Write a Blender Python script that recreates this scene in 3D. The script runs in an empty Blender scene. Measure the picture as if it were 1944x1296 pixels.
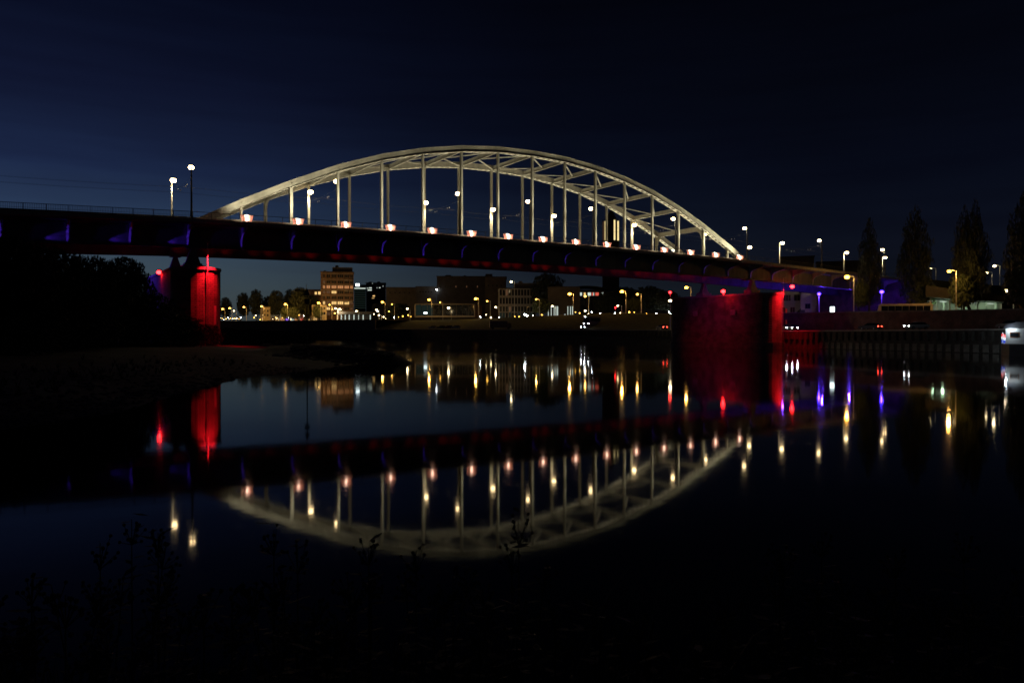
import bpy, math, random
import numpy as np
from mathutils import Vector, noise

random.seed(7)
rng = np.random.default_rng(7)
S = bpy.context.scene
C = S.collection

# ------------------------------------------------------------------ camera
F, PITCH, YAW = 1461.95, -0.00801, 0.57002        # focal length in photo pixels (1944 wide), tilt, heading
CAM = np.array([-20.559, -118.711, 2.868])
cam = bpy.data.cameras.new('camera')
cam.sensor_width = 36.0
cam.lens = 36.0 * F / 1944.0
cam.clip_start = 0.1
cam.clip_end = 6000
co = bpy.data.objects.new('camera', cam)
co.location = CAM
co.rotation_euler = (math.pi / 2 + PITCH, 0, -YAW)
C.objects.link(co)
S.camera = co

# ------------------------------------------------------------------ render settings
S.view_settings.view_transform = 'Standard'
S.view_settings.look = 'None'
S.view_settings.exposure = 0
S.view_settings.gamma = 1
S.view_settings.use_curve_mapping = False
S.render.engine = 'CYCLES'
S.cycles.use_denoising = True
S.cycles.max_bounces = 5
S.cycles.diffuse_bounces = 2
S.cycles.glossy_bounces = 3
S.cycles.transparent_max_bounces = 8
S.cycles.caustics_reflective = False
S.cycles.caustics_refractive = False
S.cycles.sample_clamp_indirect = 3.0
S.cycles.filter_width = 1.6

# ------------------------------------------------------------------ dusk sky
W = bpy.data.worlds.new('World')
S.world = W
W.use_nodes = True
nt = W.node_tree
nt.nodes.clear()
def N(t, **k):
    n = nt.nodes.new(t)
    for a, b in k.items(): setattr(n, a, b)
    return n
def M_(op, a, b=None):
    n = N('ShaderNodeMath', operation=op)
    for i, v in enumerate((a, b)):
        if v is None: continue
        if isinstance(v, (int, float)): n.inputs[i].default_value = v
        else: nt.links.new(v, n.inputs[i])
    return n.outputs[0]
def ramp(fac, stops):
    r = N('ShaderNodeValToRGB')
    el = r.color_ramp.elements
    while len(el) < len(stops): el.new(0.5)
    for e, (p, c) in zip(el, stops):
        e.position = p; e.color = (*c, 1) if len(c) == 3 else c
    nt.links.new(fac, r.inputs[0])
    return r.outputs[0]
tc = N('ShaderNodeTexCoord')
sx = N('ShaderNodeSeparateXYZ')
nt.links.new(tc.outputs['Generated'], sx.inputs[0])
elev = M_('ARCSINE', sx.outputs[2])
fac = M_('DIVIDE', M_('MAXIMUM', elev, 0.0), math.radians(90))
hl = M_('SQRT', M_('ADD', M_('MULTIPLY', sx.outputs[0], sx.outputs[0]), M_('MULTIPLY', sx.outputs[1], sx.outputs[1])))
GA = -0.35                                           # heading of the afterglow, a little left of the picture
dot = M_('DIVIDE', M_('ADD', M_('MULTIPLY', sx.outputs[0], math.sin(GA)), M_('MULTIPLY', sx.outputs[1], math.cos(GA))), M_('MAXIMUM', hl, 1e-4))
dd = M_('DIVIDE', M_('ARCCOSINE', M_('MINIMUM', M_('MAXIMUM', dot, -1.0), 1.0)), math.pi)
g = lambda v: (v, v, v)
side = ramp(dd, [(0, g(1)), (.35/math.pi, g(.97)), (.58/math.pi, g(.72)), (.80/math.pi, g(.33)), (.97/math.pi, g(.12)), (1.3/math.pi, g(.03)), (1, g(.02))])
D = 90.0
west = ramp(fac, [(0, (.060, .066, .062)), (2.5/D, (.058, .082, .092)), (5/D, (.046, .074, .106)), (8/D, (.025, .048, .102)),
                  (11/D, (.0118, .022, .064)), (16/D, (.0052, .0082, .028)), (24/D, (.0018, .0032, .0115)), (50/D, (.001, .0016, .006)), (1, (.0008, .0012, .0045))])
east = ramp(fac, [(0, (.0030, .0034, .0060)), (6/D, (.0028, .0035, .0085)), (11/D, (.0018, .0026, .0068)), (16/D, (.0012, .0018, .0045)),
                  (24/D, (.0007, .0010, .0028)), (1, (.0006, .0009, .0026))])
mx = N('ShaderNodeMix', data_type='RGBA')
nt.links.new(side, mx.inputs[0]); nt.links.new(east, mx.inputs[6]); nt.links.new(west, mx.inputs[7])
mp = N('ShaderNodeMapping'); mp.inputs['Scale'].default_value = (2.2, 2.2, 26)
nt.links.new(tc.outputs['Generated'], mp.inputs[0])
nz = N('ShaderNodeTexNoise'); nz.inputs['Scale'].default_value = 1.6; nz.inputs['Detail'].default_value = 4
nt.links.new(mp.outputs[0], nz.inputs['Vector'])
cl = ramp(nz.outputs[0], [(.40, (1, 1, 1)), (.66, (.86, .83, .85))])
mul = N('ShaderNodeMix', data_type='RGBA', blend_type='MULTIPLY'); mul.inputs[0].default_value = 1
nt.links.new(mx.outputs[2], mul.inputs[6]); nt.links.new(cl, mul.inputs[7])
bg = N('ShaderNodeBackground'); bg.inputs[1].default_value = 1.0
nt.links.new(mul.outputs[2], bg.inputs[0])
wo = N('ShaderNodeOutputWorld')
nt.links.new(bg.outputs[0], wo.inputs[0])

# ------------------------------------------------------------------ ray helpers (world points for things seen at a bearing and a distance)
def ray(px, py):
    a = (px - 972) / F; b = -(py - 648) / F
    fx, fy = math.sin(YAW), math.cos(YAW)
    w = math.cos(PITCH) - b * math.sin(PITCH); z = math.sin(PITCH) + b * math.cos(PITCH)
    return np.array([w * fx + a * fy, w * fy - a * fx, z])
def at(px, py, d): return CAM + d * ray(px, py)
def atY(px, py, Y):
    r = ray(px, py); return CAM + (Y - CAM[1]) / r[1] * r
def gz(px, d, z=0.0):
    p = at(px, 636, d); return np.array([p[0], p[1], z])
def fard(px, d):                                    # the town streets lie behind the quay line
    if px > 1000 or d > 500 and px > 750: return d
    return d + float(np.interp(px, (400, 700, 730, 815, 903, 950, 1000), (72, 72, 74, 58, 42, 18, 0)))
def zr(px): return float(np.interp(px, (1483, 1600, 1700, 1800, 1900), (7.8, 7.5, 7.2, 6.95, 6.65)))
def zof(py, d): return CAM[2] + (636.3 - py) * d / F

# ------------------------------------------------------------------ materials
def mat(name, col, rough=0.7, metal=0.0, bump=0.0, scale=6.0, var=0.25, spec=0.5, emit=None, estr=0.0, stretch=None):
    m = bpy.data.materials.new(name); m.use_nodes = True
    t = m.node_tree; b = t.nodes['Principled BSDF']
    b.inputs['Roughness'].default_value = rough; b.inputs['Metallic'].default_value = metal
    b.inputs['Specular IOR Level'].default_value = spec
    tcn = t.nodes.new('ShaderNodeTexCoord')
    src = tcn.outputs['Object']
    if stretch:
        mpn = t.nodes.new('ShaderNodeMapping'); mpn.inputs['Scale'].default_value = stretch
        t.links.new(src, mpn.inputs[0]); src = mpn.outputs[0]
    n = t.nodes.new('ShaderNodeTexNoise'); n.inputs['Scale'].default_value = scale; n.inputs['Detail'].default_value = 5
    t.links.new(src, n.inputs['Vector'])
    r = t.nodes.new('ShaderNodeValToRGB')
    r.color_ramp.elements[0].position = .3; r.color_ramp.elements[1].position = .7
    r.color_ramp.elements[0].color = (*[c * (1 - var) for c in col], 1)
    r.color_ramp.elements[1].color = (*[min(1, c * (1 + var)) for c in col], 1)
    t.links.new(n.outputs[0], r.inputs[0]); t.links.new(r.outputs[0], b.inputs['Base Color'])
    if bump:
        bn = t.nodes.new('ShaderNodeBump'); bn.inputs['Strength'].default_value = bump; bn.inputs['Distance'].default_value = 0.05
        t.links.new(n.outputs[0], bn.inputs['Height']); t.links.new(bn.outputs[0], b.inputs['Normal'])
    if emit:
        b.inputs['Emission Color'].default_value = (*emit, 1); b.inputs['Emission Strength'].default_value = estr
    return m
def glow(name, col, s):
    m = bpy.data.materials.new(name); m.use_nodes = True
    t = m.node_tree; t.nodes.clear()
    e = t.nodes.new('ShaderNodeEmission'); e.inputs[0].default_value = (*col, 1); e.inputs[1].default_value = s
    o = t.nodes.new('ShaderNodeOutputMaterial'); t.links.new(e.outputs[0], o.inputs[0])
    return m
def brick(name, c1, c2, mortar, bw=.6, bh=.22, msize=.02, bump=.6):
    """courses laid by height; the horizontal coordinate runs round the wall"""
    m = bpy.data.materials.new(name); m.use_nodes = True
    t = m.node_tree; b = t.nodes['Principled BSDF']; b.inputs['Roughness'].default_value = .85
    tcn = t.nodes.new('ShaderNodeTexCoord'); s = t.nodes.new('ShaderNodeSeparateXYZ'); t.links.new(tcn.outputs['Object'], s.inputs[0])
    ad = t.nodes.new('ShaderNodeMath'); ad.operation = 'ADD'; t.links.new(s.outputs[0], ad.inputs[0]); t.links.new(s.outputs[1], ad.inputs[1])
    cb = t.nodes.new('ShaderNodeCombineXYZ'); t.links.new(ad.outputs[0], cb.inputs[0]); t.links.new(s.outputs[2], cb.inputs[1])
    br = t.nodes.new('ShaderNodeTexBrick'); br.inputs['Scale'].default_value = 1
    br.inputs['Brick Width'].default_value = bw; br.inputs['Row Height'].default_value = bh; br.inputs['Mortar Size'].default_value = msize
    br.inputs['Color1'].default_value = (*c1, 1); br.inputs['Color2'].default_value = (*c2, 1); br.inputs['Mortar'].default_value = (*mortar, 1)
    t.links.new(cb.outputs[0], br.inputs['Vector'])
    n = t.nodes.new('ShaderNodeTexNoise'); n.inputs['Scale'].default_value = .55; n.inputs['Detail'].default_value = 6
    t.links.new(tcn.outputs['Object'], n.inputs['Vector'])
    r = t.nodes.new('ShaderNodeValToRGB'); r.color_ramp.elements[0].position = .32; r.color_ramp.elements[1].position = .66
    r.color_ramp.elements[0].color = (.42, .42, .42, 1)
    t.links.new(n.outputs[0], r.inputs[0])
    mm = t.nodes.new('ShaderNodeMix'); mm.data_type = 'RGBA'; mm.blend_type = 'MULTIPLY'; mm.inputs[0].default_value = 1
    t.links.new(br.outputs[0], mm.inputs[6]); t.links.new(r.outputs[0], mm.inputs[7]); t.links.new(mm.outputs[2], b.inputs['Base Color'])
    bn = t.nodes.new('ShaderNodeBump'); bn.inputs['Strength'].default_value = bump; bn.inputs['Distance'].default_value = .05; bn.invert = True
    t.links.new(br.outputs['Fac'], bn.inputs['Height']); t.links.new(bn.outputs[0], b.inputs['Normal'])
    return m

steel = mat('painted_bridge_steel', (.40, .39, .325), rough=.55, bump=.2, scale=1.3, var=.17, stretch=(1, 1, .22))
girder_m = mat('shade_dimmed_girder_steel', (.12, .12, .11), rough=.6, bump=.15, scale=1.0, var=.3, stretch=(1, 1, .3))  # unlit look below the deck put into a darker copy of the bridge steel
hole_shade = mat('rib_hole_shade', (.05, .045, .035), rough=.9, scale=2)  # near-black colour standing in for shade inside the arch rib
steel_dark = mat('dark_bridge_steel', (.20, .20, .18), rough=.6, scale=1.5, var=.2)
coping_m = mat('pale_deck_edge', (.36, .34, .28), rough=.8, scale=2, var=.2)
piling_m = mat('quay_wall_stone', (.05, .045, .04), rough=.9, bump=.3, scale=1.2, var=.4)
asphalt = mat('asphalt', (.05, .05, .052), rough=.85, bump=.2, scale=8)
concrete = mat('concrete', (.32, .30, .27), rough=.85, bump=.25, scale=1.5, var=.22)
concrete_dark = mat('weathered_concrete', (.16, .15, .13), rough=.9, bump=.25, scale=.8, var=.35)
pier_brick = brick('pier_stone_courses', (.33, .27, .22), (.24, .19, .16), (.10, .09, .08), .9, .26, .03, 1.0)
wall_brick = brick('brown_brick', (.20, .10, .07), (.14, .07, .05), (.10, .09, .08), .5, .16, .02, .5)
dark_wall = mat('dark_render', (.10, .09, .085), rough=.8, scale=.4, var=.2)
brown_wall = brick('tower_brick', (.30, .17, .10), (.24, .13, .08), (.18, .14, .11), .6, .2, .02, .3)
cream_wall = mat('cream_render', (.55, .48, .34), rough=.8, scale=.7, var=.12)
grey_wall = mat('grey_stone_facade', (.33, .33, .30), rough=.75, scale=.6, var=.15)
white_wall = mat('white_render', (.66, .64, .60), rough=.8, scale=.8, var=.08)
roofm = mat('roofing', (.06, .058, .055), rough=.9, scale=1)
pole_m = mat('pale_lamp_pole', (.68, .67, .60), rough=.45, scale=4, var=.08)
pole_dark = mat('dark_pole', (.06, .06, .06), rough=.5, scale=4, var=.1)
rail_m = mat('dark_railing', (.035, .04, .04), rough=.5, scale=5, var=.1)
glass_dark = mat('dark_window_glass', (.012, .014, .018), rough=.08, scale=1, var=.1)
frame_m = mat('window_frame', (.18, .17, .15), rough=.6, scale=3)
bark = mat('bark', (.07, .055, .04), rough=.95, bump=.5, scale=6)
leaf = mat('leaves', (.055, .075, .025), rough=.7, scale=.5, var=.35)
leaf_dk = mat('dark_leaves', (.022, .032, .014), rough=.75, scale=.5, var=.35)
grass_m = mat('grass_slope', (.06, .07, .022), rough=.95, bump=.5, scale=.8, var=.35)
sand_m = mat('muddy_shore', (.055, .05, .036), rough=.9, bump=.4, scale=.35, var=.4)
stone_m = mat('basalt', (.07, .068, .065), rough=.85, bump=.4, scale=3)
pave = mat('paving', (.16, .15, .13), rough=.85, bump=.2, scale=1.2)
rubber = mat('tyre_rubber', (.02, .02, .02), rough=.9)
chrome = mat('wheel_alloy', (.4, .4, .4), rough=.35, metal=.8)
hull_m = mat('black_hull_paint', (.015, .015, .018), rough=.35, scale=1)
ship_white = mat('white_ship_paint', (.75, .76, .76), rough=.35, scale=2, var=.05)
tarp = mat('grey_tarpaulin', (.05, .05, .065), rough=.7, scale=1.5)
timber = mat('old_timber', (.12, .10, .08), rough=.9, bump=.4, scale=2, stretch=(3, 3, .4))
fender_m = mat('pale_concrete_panel', (.14, .135, .12), rough=.9, bump=.3, scale=.9, var=.3)

e_warm = glow('warm_white_lamp', (1.0, .70, .34), 24)
e_warm_far = glow('warm_white_lamp_far', (1.0, .76, .38), 16)
e_sod = glow('sodium_lamp', (1.0, .46, .045), 17)
e_sod_s = glow('small_sodium_lamp', (1.0, .50, .07), 11)
e_white = glow('cool_white_lamp', (.86, .95, 1.0), 60)
e_flood = glow('floodlight_core', (1.0, .66, .48), 24)
e_red = glow('red_lamp', (1.0, .012, .014), 24)
e_blue = glow('blue_lamp', (.05, .018, 1.0), 22)
e_win = glow('lit_window_orange', (1.0, .42, .16), .55)
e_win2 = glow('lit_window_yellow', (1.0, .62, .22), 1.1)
e_win3 = glow('lit_window_dim', (1.0, .50, .25), .09)
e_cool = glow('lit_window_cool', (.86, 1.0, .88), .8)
e_green = glow('lit_glass_green', (.45, .75, .62), .018)
e_shop = glow('lit_shopfront', (1.0, .60, .22), .8)
e_purple = glow('purple_sign_glow', (.28, .12, 1.0), 1.6)
e_redwin = glow('red_neon', (1.0, .16, .10), .7)
e_panel = glow('lightbox_white', (.80, .96, 1.0), 5)
e_slot = glow('lit_belfry_slot', (1.0, .78, .34), 1.1)
e_head = glow('headlight_on', (.95, .97, 1.0), 45)
e_tail = glow('tail_light_on', (1.0, .04, .02), 25)

# ------------------------------------------------------------------ mesh builder
def wloc(o):
    v = Vector((0, 0, 0))
    while o: v += Vector(o.location); o = o.parent
    return v
class MB:
    def __init__(s): s.v = []; s.f = []
    def add(s, vs, fs):
        b = len(s.v); s.v += [tuple(map(float, p)) for p in vs]; s.f += [tuple(i + b for i in q) for q in fs]; return s
    def box(s, c, d, rz=0.0):
        cx, cy, cz = c; x, y, z = d[0] / 2, d[1] / 2, d[2] / 2; ca, sa = math.cos(rz), math.sin(rz)
        P = [(cx + a * ca - b * sa, cy + a * sa + b * ca, cz + e) for e in (-z, z) for a, b in ((-x, -y), (x, -y), (x, y), (-x, y))]
        return s.add(P, [(3, 2, 1, 0), (4, 5, 6, 7), (0, 1, 5, 4), (1, 2, 6, 5), (2, 3, 7, 6), (3, 0, 4, 7)])
    def bar(s, p0, p1, w, h, up=(0, 0, 1)):
        a, b = Vector(p0), Vector(p1); d = (b - a).normalized(); u = Vector(up)
        if abs(d.dot(u)) > .98: u = Vector((0, 1, 0))
        r = d.cross(u).normalized(); t = r.cross(d).normalized()
        P = [q + r * (i * w / 2) + t * (j * h / 2) for q in (a, b) for i, j in ((-1, -1), (1, -1), (1, 1), (-1, 1))]
        return s.add(P, [(3, 2, 1, 0), (4, 5, 6, 7), (0, 1, 5, 4), (1, 2, 6, 5), (2, 3, 7, 6), (3, 0, 4, 7)])
    def tube(s, p0, p1, r0, r1=None, n=8, cap=True):
        r1 = r0 if r1 is None else r1
        a, b = Vector(p0), Vector(p1); d = (b - a).normalized()
        u = Vector((0, 0, 1)) if abs(d.z) < .9 else Vector((1, 0, 0))
        r = d.cross(u).normalized(); t = r.cross(d)
        P = [q + (r * math.cos(k * 2 * math.pi / n) + t * math.sin(k * 2 * math.pi / n)) * rr for q, rr in ((a, r0), (b, r1)) for k in range(n)]
        fs = [(k, (k + 1) % n, n + (k + 1) % n, n + k) for k in range(n)]
        if cap: fs += [tuple(range(n - 1, -1, -1)), tuple(range(n, 2 * n))]
        return s.add(P, fs)
    def ball(s, c, r, n=10, m=6):
        rx, ry, rz = r if hasattr(r, '__len__') else (r, r, r)
        P = [(c[0], c[1], c[2] - rz)]
        for j in range(1, m):
            p = -math.pi / 2 + math.pi * j / m
            P += [(c[0] + rx * math.cos(p) * math.cos(k * 2 * math.pi / n), c[1] + ry * math.cos(p) * math.sin(k * 2 * math.pi / n), c[2] + rz * math.sin(p)) for k in range(n)]
        P.append((c[0], c[1], c[2] + rz)); fs = []
        for k in range(n):
            fs.append((0, 1 + (k + 1) % n, 1 + k)); fs.append((len(P) - 1, 1 + (m - 2) * n + k, 1 + (m - 2) * n + (k + 1) % n))
            for j in range(m - 2):
                a = 1 + j * n; fs.append((a + k, a + (k + 1) % n, a + n + (k + 1) % n, a + n + k))
        return s.add(P, fs)
    def prism(s, pts, z0, z1):
        n = len(pts)
        z0s = z0 if hasattr(z0, '__len__') else [z0] * n; z1s = z1 if hasattr(z1, '__len__') else [z1] * n
        P = [(x, y, z) for (x, y), z in zip(pts, z0s)] + [(x, y, z) for (x, y), z in zip(pts, z1s)]
        return s.add(P, [tuple(range(n - 1, -1, -1)), tuple(range(n, 2 * n))] + [(k, (k + 1) % n, n + (k + 1) % n, n + k) for k in range(n)])
    def side(s, prof, y0, y1):      # closed outline in XZ pushed through Y
        n = len(prof); P = [(x, y0, z) for x, z in prof] + [(x, y1, z) for x, z in prof]
        return s.add(P, [tuple(range(n)), tuple(range(2 * n - 1, n - 1, -1))] + [((k + 1) % n, k, n + k, n + (k + 1) % n) for k in range(n)])
    def mesh(s, name, m, off=Vector((0, 0, 0)), smooth=False):
        me = bpy.data.meshes.new(name)
        me.from_pydata([(a - off[0], b - off[1], c - off[2]) for a, b, c in s.v], [], s.f)
        if m: me.materials.append(m)
        if smooth: me.polygons.foreach_set('use_smooth', [True] * len(me.polygons))
        me.update(); return me
    def build(s, name, m, parent=None, smooth=False, off=None):
        o = Vector(off) if off is not None else (wloc(parent) if parent else Vector((0, 0, 0)))
        ob = bpy.data.objects.new(name, s.mesh(name, m, o, smooth)); C.objects.link(ob)
        if parent: ob.parent = parent
        elif off is not None: ob.location = o
        return ob
def tag(o, label=None, cat=None, group=None, kind=None):
    if label: o['label'] = label
    if cat: o['category'] = cat
    if group: o['group'] = group
    if kind: o['kind'] = kind
    return o
def empty(name, loc, label=None, cat=None, group=None, rz=0):
    o = bpy.data.objects.new(name, None); o.location = loc; o.rotation_euler.z = rz; o.empty_display_size = .5; C.objects.link(o)
    return tag(o, label, cat, group)
KIDS = {}
def copy_tree(o, label=None, loc=None, rz=None, parent=None):
    c = o.copy(); C.objects.link(c)
    if parent: c.parent = parent
    if label: c['label'] = label
    if loc is not None: c.location = loc
    if rz is not None: c.rotation_euler.z = rz
    if o.name not in KIDS: KIDS[o.name] = list(o.children)
    for ch in KIDS[o.name]: copy_tree(ch, parent=c)
    return c
def lamp(kind, loc, power, col, parent=None, radius=.1, aim=None, cone=60, blend=.5, name=None):
    l = bpy.data.lights.new(name or ('bulb' if kind == 'POINT' else 'beam'), kind); l.energy = power; l.color = col; l.shadow_soft_size = radius
    o = bpy.data.objects.new(l.name, l); C.objects.link(o)
    if parent:
        o.parent = parent; o.location = Vector(loc) - wloc(parent)
    else: o.location = loc
    if kind == 'SPOT':
        l.spot_size = math.radians(cone); l.spot_blend = blend
        o.rotation_euler = (Vector(aim) - Vector(loc)).to_track_quat('-Z', 'Y').to_euler()
    return o
WARM = (1.0, .80, .48); FLOOD = (1.0, .89, .62); SOD = (1.0, .50, .12); BLUE = (.10, .03, 1.0); RED = (1.0, .01, .01); REDF = (1.0, .008, .018)

# ------------------------------------------------------------------ the water
def water_mat():
    m = bpy.data.materials.new('river_water'); m.use_nodes = True
    t = m.node_tree; b = t.nodes['Principled BSDF']
    b.inputs['Base Color'].default_value = (.0025, .0035, .004, 1); b.inputs['Roughness'].default_value = .042; b.inputs['Specular IOR Level'].default_value = .12
    b.inputs['IOR'].default_value = 1.333
    tcn = t.nodes.new('ShaderNodeTexCoord')
    n = t.nodes.new('ShaderNodeTexNoise'); n.inputs['Scale'].default_value = .10; n.inputs['Detail'].default_value = 3
    n2 = t.nodes.new('ShaderNodeTexNoise'); n2.inputs['Scale'].default_value = 1.5; n2.inputs['Detail'].default_value = 2
    t.links.new(tcn.outputs['Object'], n.inputs['Vector']); t.links.new(tcn.outputs['Object'], n2.inputs['Vector'])
    b1 = t.nodes.new('ShaderNodeBump'); b1.inputs['Strength'].default_value = .02; b1.inputs['Distance'].default_value = .35
    b2 = t.nodes.new('ShaderNodeBump'); b2.inputs['Strength'].default_value = .012; b2.inputs['Distance'].default_value = .06
    t.links.new(n.outputs[0], b1.inputs['Height']); t.links.new(n2.outputs[0], b2.inputs['Height'])
    t.links.new(b1.outputs[0], b2.inputs['Normal']); t.links.new(b2.outputs[0], b.inputs['Normal'])
    return m
tag(MB().add([(-900, -700, 0), (400, -700, 0), (400, 900, 0), (-900, 900, 0)], [(0, 1, 2, 3)]).build('river_water', water_mat()), 'calm dark river mirroring the bridge and the town lights', kind='structure')

# ------------------------------------------------------------------ banks
def grid(name, xs, ys, fn, m, **k):
    X, Y = np.meshgrid(xs, ys); Z = fn(X, Y)
    nx, ny = len(xs), len(ys)
    V = np.stack([X.ravel(), Y.ravel(), Z.ravel()], 1)
    i = np.arange(nx * ny).reshape(ny, nx)
    Fq = np.stack([i[:-1, :-1].ravel(), i[:-1, 1:].ravel(), i[1:, 1:].ravel(), i[1:, :-1].ravel()], 1)
    me = bpy.data.meshes.new(name); me.from_pydata(V.tolist(), [], Fq.tolist()); me.materials.append(m)
    me.polygons.foreach_set('use_smooth', [True] * len(me.polygons)); me.update()
    o = bpy.data.objects.new(name, me); C.objects.link(o); return tag(o, **k)
def fbm(X, Y, s):
    r = np.zeros_like(X)
    for a, f, p in ((1, 1, 0), (.55, 2.3, 1.3), (.3, 5.1, 2.1), (.2, 9.7, 4.2)):
        r += a * np.sin(X * f * s + 1.7 * np.sin(Y * f * s * .8 + p) + p) * np.cos(Y * f * s * 1.1 + 1.3 * np.sin(X * f * s * .7 - p))
    return r * .5
def segd(X, Y, a, b):
    ax, ay = a[:2]; bx, by = b[:2]; L = (bx - ax) ** 2 + (by - ay) ** 2
    t = np.clip(((X - ax) * (bx - ax) + (Y - ay) * (by - ay)) / L, 0, 1)
    return np.hypot(X - ax - t * (bx - ax), Y - ay - t * (by - ay)), t
shore = [gz(px, d)[:2] for px, d in ((-900, 18.5), (-300, 20.5), (0, 23.5), (100, 25.6), (188, 28), (258, 31.4), (350, 38.5), (413, 43), (460, 51.8), (604, 64.5),
        (655, 73), (705, 76.5), (745, 77.5), (742, 81), (712, 92), (700, 118), (690, 150), (655, 195), (600, 232), (566, 330), (520, 420), (480, 445), (300, 452), (-200, 470))] + [(-500, 330), (-500, -60)]
def bankz(X, Y):
    dmin = np.full(X.shape, 1e9); ins = np.zeros(X.shape, bool); n = len(shore)
    for i in range(n):
        a, b = shore[i], shore[(i + 1) % n]
        d, _ = segd(X, Y, a, b); dmin = np.minimum(dmin, d)
        c = ((a[1] > Y) != (b[1] > Y)) & (X < (b[0] - a[0]) * (Y - a[1]) / (b[1] - a[1] + 1e-12) + a[0]); ins ^= c
    sd = np.where(ins, dmin, -dmin) + fbm(X, Y, .35) * .6 + fbm(X + 7, Y - 3, 1.9) * .22
    z = np.where(sd > 0, 2.0 * (1 - np.exp(-np.maximum(sd, 0) / 16)), .22 * sd) + np.where(sd > 3, fbm(X, Y, .2) * .16, 0)
    d, t = segd(X, Y, gz(520, 82), gz(738, 78.5))
    r = (1.72 - .75 * t ** 3) - np.maximum(d - .6, 0) * .5 + fbm(X, Y, 1.6) * .10
    return np.maximum(z, np.where(d < 6, r, -9))
xs = np.concatenate([np.arange(-460, -120, 12), np.arange(-120, 62, 1.0), np.arange(62, 170, 5)])
ys = np.concatenate([np.arange(-125, 40, 1.0), np.arange(40, 360, 4), np.arange(360, 420, 10)])
grid('river_bank', xs, ys, bankz, sand_m, label='low dark muddy bank with a stone groyne running out into the river', kind='structure')
def near_z(X, Y):
    d = (X - CAM[0]) * math.sin(YAW) + (Y - CAM[1]) * math.cos(YAW) + fbm(X, Y, 1.1) * .35
    return np.where(d < 5.6, 1.32 - .045 * np.clip(d, 0, 9) ** 1.9, 1.32 - .045 * 5.6 ** 1.9 - (d - 5.6) * .45) + fbm(X, Y, 3.0) * .05
def near_grid():
    u = np.arange(-30, 30, .3); w = np.arange(-6, 13, .25)
    U, Wd = np.meshgrid(u, w)
    X = CAM[0] + U * math.cos(YAW) + Wd * math.sin(YAW); Y = CAM[1] - U * math.sin(YAW) + Wd * math.cos(YAW)
    Z = near_z(X, Y); i = np.arange(U.size).reshape(U.shape)
    Fq = np.stack([i[:-1, :-1].ravel(), i[:-1, 1:].ravel(), i[1:, 1:].ravel(), i[1:, :-1].ravel()], 1)
    me = bpy.data.meshes.new('near_bank'); me.from_pydata(np.stack([X.ravel(), Y.ravel(), Z.ravel()], 1).tolist(), [], Fq.tolist())
    me.materials.append(grass_m); me.polygons.foreach_set('use_smooth', [True] * len(me.polygons)); me.update()
    o = bpy.data.objects.new('near_bank', me); C.objects.link(o); tag(o, 'dark overgrown bank in front of the camera', kind='structure')
near_grid()

# far bank: quay, quay road, lawn slope or wall, upper street level
QY = [-420, -260, -160, -110, -59, -5, 28, 90, 160, 246, 300, 350, 383, 410, 425, 430]
QX = [20, 62, 88, 98, 108.6, 127, 130, 138, 146, 151, 139, 115, 86, 40, -60, -500]
QZ = [3.9, 3.9, 3.9, 3.9, 3.9, 3.95, 4.35, 4.8, 5.3, 6.0, 6.1, 6.3, 6.5, 6.6, 6.6, 6.6]
def resample(step=6.0):
    P = np.array([QX, QY, QZ], float).T; out = []
    for a, b in zip(P[:-1], P[1:]):
        n = max(1, int(np.linalg.norm(b[:2] - a[:2]) / step))
        for i in range(n): out.append(a + (b - a) * i / n)
    out.append(P[-1]); return np.array(out)
Q = resample()
T = np.gradient(Q[:, :2], axis=0); T /= np.linalg.norm(T, axis=1)[:, None]
for _ in range(6): T[1:-1] = (T[:-2] + T[1:-1] * 2 + T[2:]) / 4
T /= np.linalg.norm(T, axis=1)[:, None]
NRM = np.stack([T[:, 1], -T[:, 0]], 1)               # inland
def zup(i): return float(np.interp(Q[i, 1], (-62, -45, -30, -18, 0, 30), (6.65, 6.95, 7.2, 7.5, 7.8, 8.2))) if Q[i, 1] < 30 and Q[i, 0] > 10 else (8.2 + (11.6 - 8.2) * min(1, (Q[i, 1] - 30) / 90) if Q[i, 0] > 130 or Q[i, 1] < 250 else 11.7)
ZU = np.array([zup(i) for i in range(len(Q))])
def off(i, o, z): return (Q[i, 0] + NRM[i, 0] * o, Q[i, 1] + NRM[i, 1] * o, z)
def band(name, a, b, m, i0=0, i1=None, **k):         # a, b: functions of i giving points
    i1 = len(Q) if i1 is None else i1; mb = MB(); n = i1 - i0
    mb.add([a(i) for i in range(i0, i1)] + [b(i) for i in range(i0, i1)], [(j, n + j, n + j + 1, j + 1) for j in range(n - 1)])
    return tag(mb.build(name, m), **k)
iq = lambda y, x=0: next(i for i in range(len(Q)) if Q[i, 1] >= y)
I30 = iq(30); I250 = iq(300)
LW = 13.0                                            # quay road width
band('quay_road', lambda i: off(i, .9, Q[i, 2]), lambda i: off(i, LW, Q[i, 2] + .02), asphalt, label='quay road along the far bank', kind='structure')
band('grass_slope', lambda i: off(i, LW, Q[i, 2] + .02), lambda i: off(i, LW + 20, ZU[i]), grass_m, I30, I250, label='dim grass slope rising from the quay to the street', kind='structure')
def upstart(i): return LW if i < I30 else (LW + 20 if i < I250 - 1 else LW)
band('upper_street', lambda i: off(i, upstart(i) + (.5 if i < I30 or i >= I250 - 1 else 0), ZU[i]), lambda i: off(i, 80, ZU[i] + .2), pave, label='upper street level behind the quay', kind='structure')
def landpt(i): x, y, _ = off(i, 80, 0); return (x, y, ZU[i] + .2)
mbl = MB(); far = [(1800, -900), (3000, 300), (2600, 2600), (-800, 2600), (-2500, 1200)]
inner = [landpt(i) for i in range(0, len(Q), 4)]
n = len(inner); outp = []
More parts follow.
